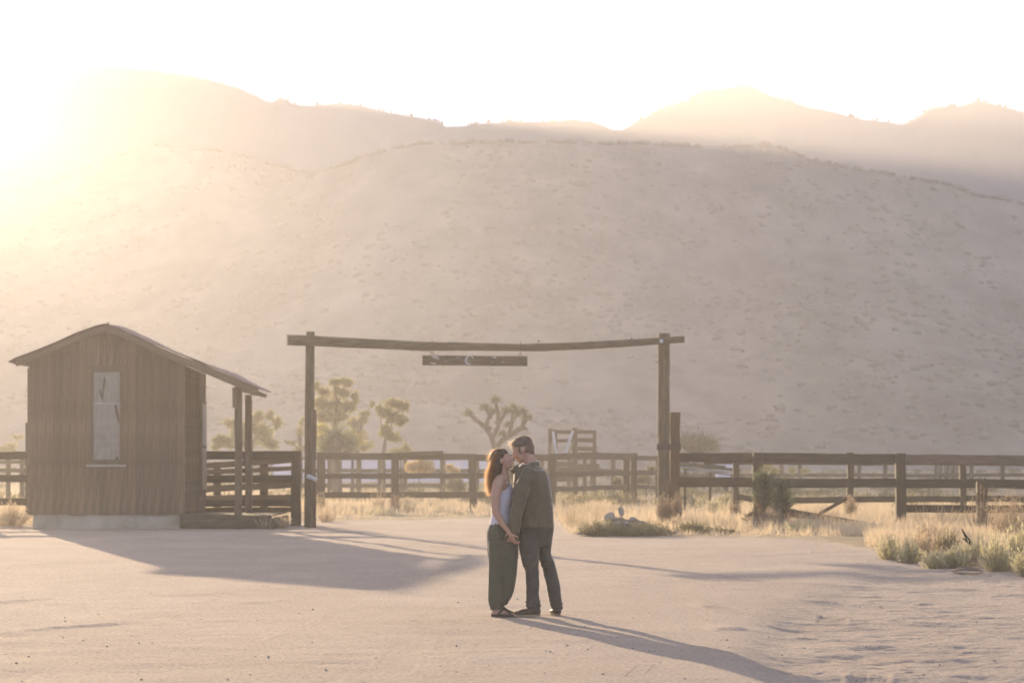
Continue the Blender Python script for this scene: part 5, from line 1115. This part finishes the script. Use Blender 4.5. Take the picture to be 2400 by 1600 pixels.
tk = loft([(1121, 1169, 1186, .062), (1126, 1165, 1191, .075), (1134, 1159, 1197, .085), (1144, 1154, 1201, .105), (1156, 1151.5, 1203, .135), (1172, 1151, 1203, .143), (1190, 1152, 1199, .135), (1208, 1153, 1197, .132), (1222, 1150, 1201, .150), (1230, 1148, 1202, .158)], 48)
def tkf(P): return folds(.010, 12, 5, 51)(P)+.003
fuse('tank_top', tk, .0065, M['tank'], wom, 2, tkf)
for s_ in (-1, 1):
    pts_ = [q(1162, 1140, s_*.085), q(1166, 1121, s_*.095), q(1172, 1114.5, s_*.098), q(1181, 1120, s_*.095), q(1190, 1134, s_*.088)]
    V, Q = tubes([(np.array(pts_), [.012, .011, .011, .012, .016])], 8); o_ = link('strap', mesh_np('strap', V, Q, [M['tank']], True), wom, Matrix.Translation(wom.location))
pn = loft([(1223, 1153, 1200, .145), (1234, 1147, 1207, .165), (1248, 1142, 1211, .175), (1283, 1143, 1214, .17), (1310, 1145, 1214, .14)], 44)
for yc_ in (-.085, .085):
    e = 0 if yc_ < 0 else 2
    pn += loft([(1270, 1144, 1214, .10, yc_), (1320, 1146, 1214-e, .10, yc_), (1355, 1146, 1211-e, .098, yc_), (1382, 1146.5, 1206-e, .094, yc_), (1400, 1147, 1198-e, .088, yc_), (1412, 1149, 1189-e, .078, yc_), (1419, 1152, 1182, .062, yc_), (1426, 1153, 1181, .055, yc_)], 36)
def pf(P):
    low = np.clip((.55-P[:, 2])/.5, 0, 1); ang = np.arctan2(P[:, 1]+.0, P[:, 0]+.08); w_ = vn(ang*3.2+P[:, 2]*.8, P[:, 2]*1.1, 61)*2+vn(ang*7, P[:, 2]*1.5, 62)
    g = np.exp(-((P[:, 2]-.10)/.05)**2); return .014*w_*(.6+.6*low)+.005*g*np.sin(ang*46+P[:, 1]*60)
fuse('harem_trousers', pn, .007, M['pants'], wom, 2, pf)
# sandals
for yy_ in (-.075, .085):
    n = 30; VV = []
    for z in (.003, .028):
        for j in range(n):
            t = 2*math.pi*j/n; x = math.cos(t); y = math.sin(t); p = q(1182.5, 1445, yy_)+Vector((x*.132, y*.046*(1.05 if x > 0 else .85), 0)); VV.append((p.x, p.y, z-(.006 if x > .9 else 0)))
    FF = [(j, (j+1) % n, n+(j+1) % n, n+j) for j in range(n)]+[tuple(reversed(range(n))), tuple(range(n, 2*n))]
    o_ = link('sandal', mesh_py('sandal', VV, FF, [M['sandal']]), wom, Matrix.Translation(wom.location))
    for pl in ([(1166, 1441, -.047), (1171, 1434, -.044), (1180, 1426, -.015), (1182, 1425, .01), (1172, 1434, .045), (1166, 1441, .047)], [(1200, 1441, -.047), (1193, 1434, -.037), (1184, 1427, -.012), (1182, 1425, .008), (1192, 1434, .036), (1200, 1441, .045)], [(1178, 1428, 0), (1190, 1431, -.002), (1203, 1437, -.012), (1208, 1441, -.014)]):
        P_ = np.array([q(a, b, yy_+c) for a, b, c in pl]); f = np.linspace(0, len(P_)-1, 16); P_ = np.stack([np.interp(f, np.arange(len(P_)), P_[:, k]) for k in range(3)], 1)
        V, Q = tubes([(P_, np.full(16, .0085))], 6); s2 = link('sandal_strap', mesh_np('sandal_strap', V, Q, [M['sandal']], True), wom, Matrix.Translation(wom.location)); sub(s2, o_)
# her hair
hair = [E_(T, R, .96, -.022, 0, .048, (.106, .086, .082)), E_(T, R, .96, -.060, 0, -.005, (.062, .083, .085))]
hair += loft([(1062, 1156, 1180, .070, -.03), (1076, 1151, 1182, .088, -.03), (1092, 1148, 1181, .094, -.03), (1108, 1146, 1176, .092, -.03), (1122, 1145, 1169, .082, -.03), (1134, 1146, 1162, .066, -.03), (1144, 1148, 1156, .04, -.03)], 30)
fuse('hair', hair, .006, M['brown_hair'], wom, 2, lambda P: .007*vn(P[:, 0]*40+P[:, 1]*30, P[:, 2]*11, 3)+.004*vn(P[:, 0]*90+P[:, 1]*80, P[:, 2]*20, 8))
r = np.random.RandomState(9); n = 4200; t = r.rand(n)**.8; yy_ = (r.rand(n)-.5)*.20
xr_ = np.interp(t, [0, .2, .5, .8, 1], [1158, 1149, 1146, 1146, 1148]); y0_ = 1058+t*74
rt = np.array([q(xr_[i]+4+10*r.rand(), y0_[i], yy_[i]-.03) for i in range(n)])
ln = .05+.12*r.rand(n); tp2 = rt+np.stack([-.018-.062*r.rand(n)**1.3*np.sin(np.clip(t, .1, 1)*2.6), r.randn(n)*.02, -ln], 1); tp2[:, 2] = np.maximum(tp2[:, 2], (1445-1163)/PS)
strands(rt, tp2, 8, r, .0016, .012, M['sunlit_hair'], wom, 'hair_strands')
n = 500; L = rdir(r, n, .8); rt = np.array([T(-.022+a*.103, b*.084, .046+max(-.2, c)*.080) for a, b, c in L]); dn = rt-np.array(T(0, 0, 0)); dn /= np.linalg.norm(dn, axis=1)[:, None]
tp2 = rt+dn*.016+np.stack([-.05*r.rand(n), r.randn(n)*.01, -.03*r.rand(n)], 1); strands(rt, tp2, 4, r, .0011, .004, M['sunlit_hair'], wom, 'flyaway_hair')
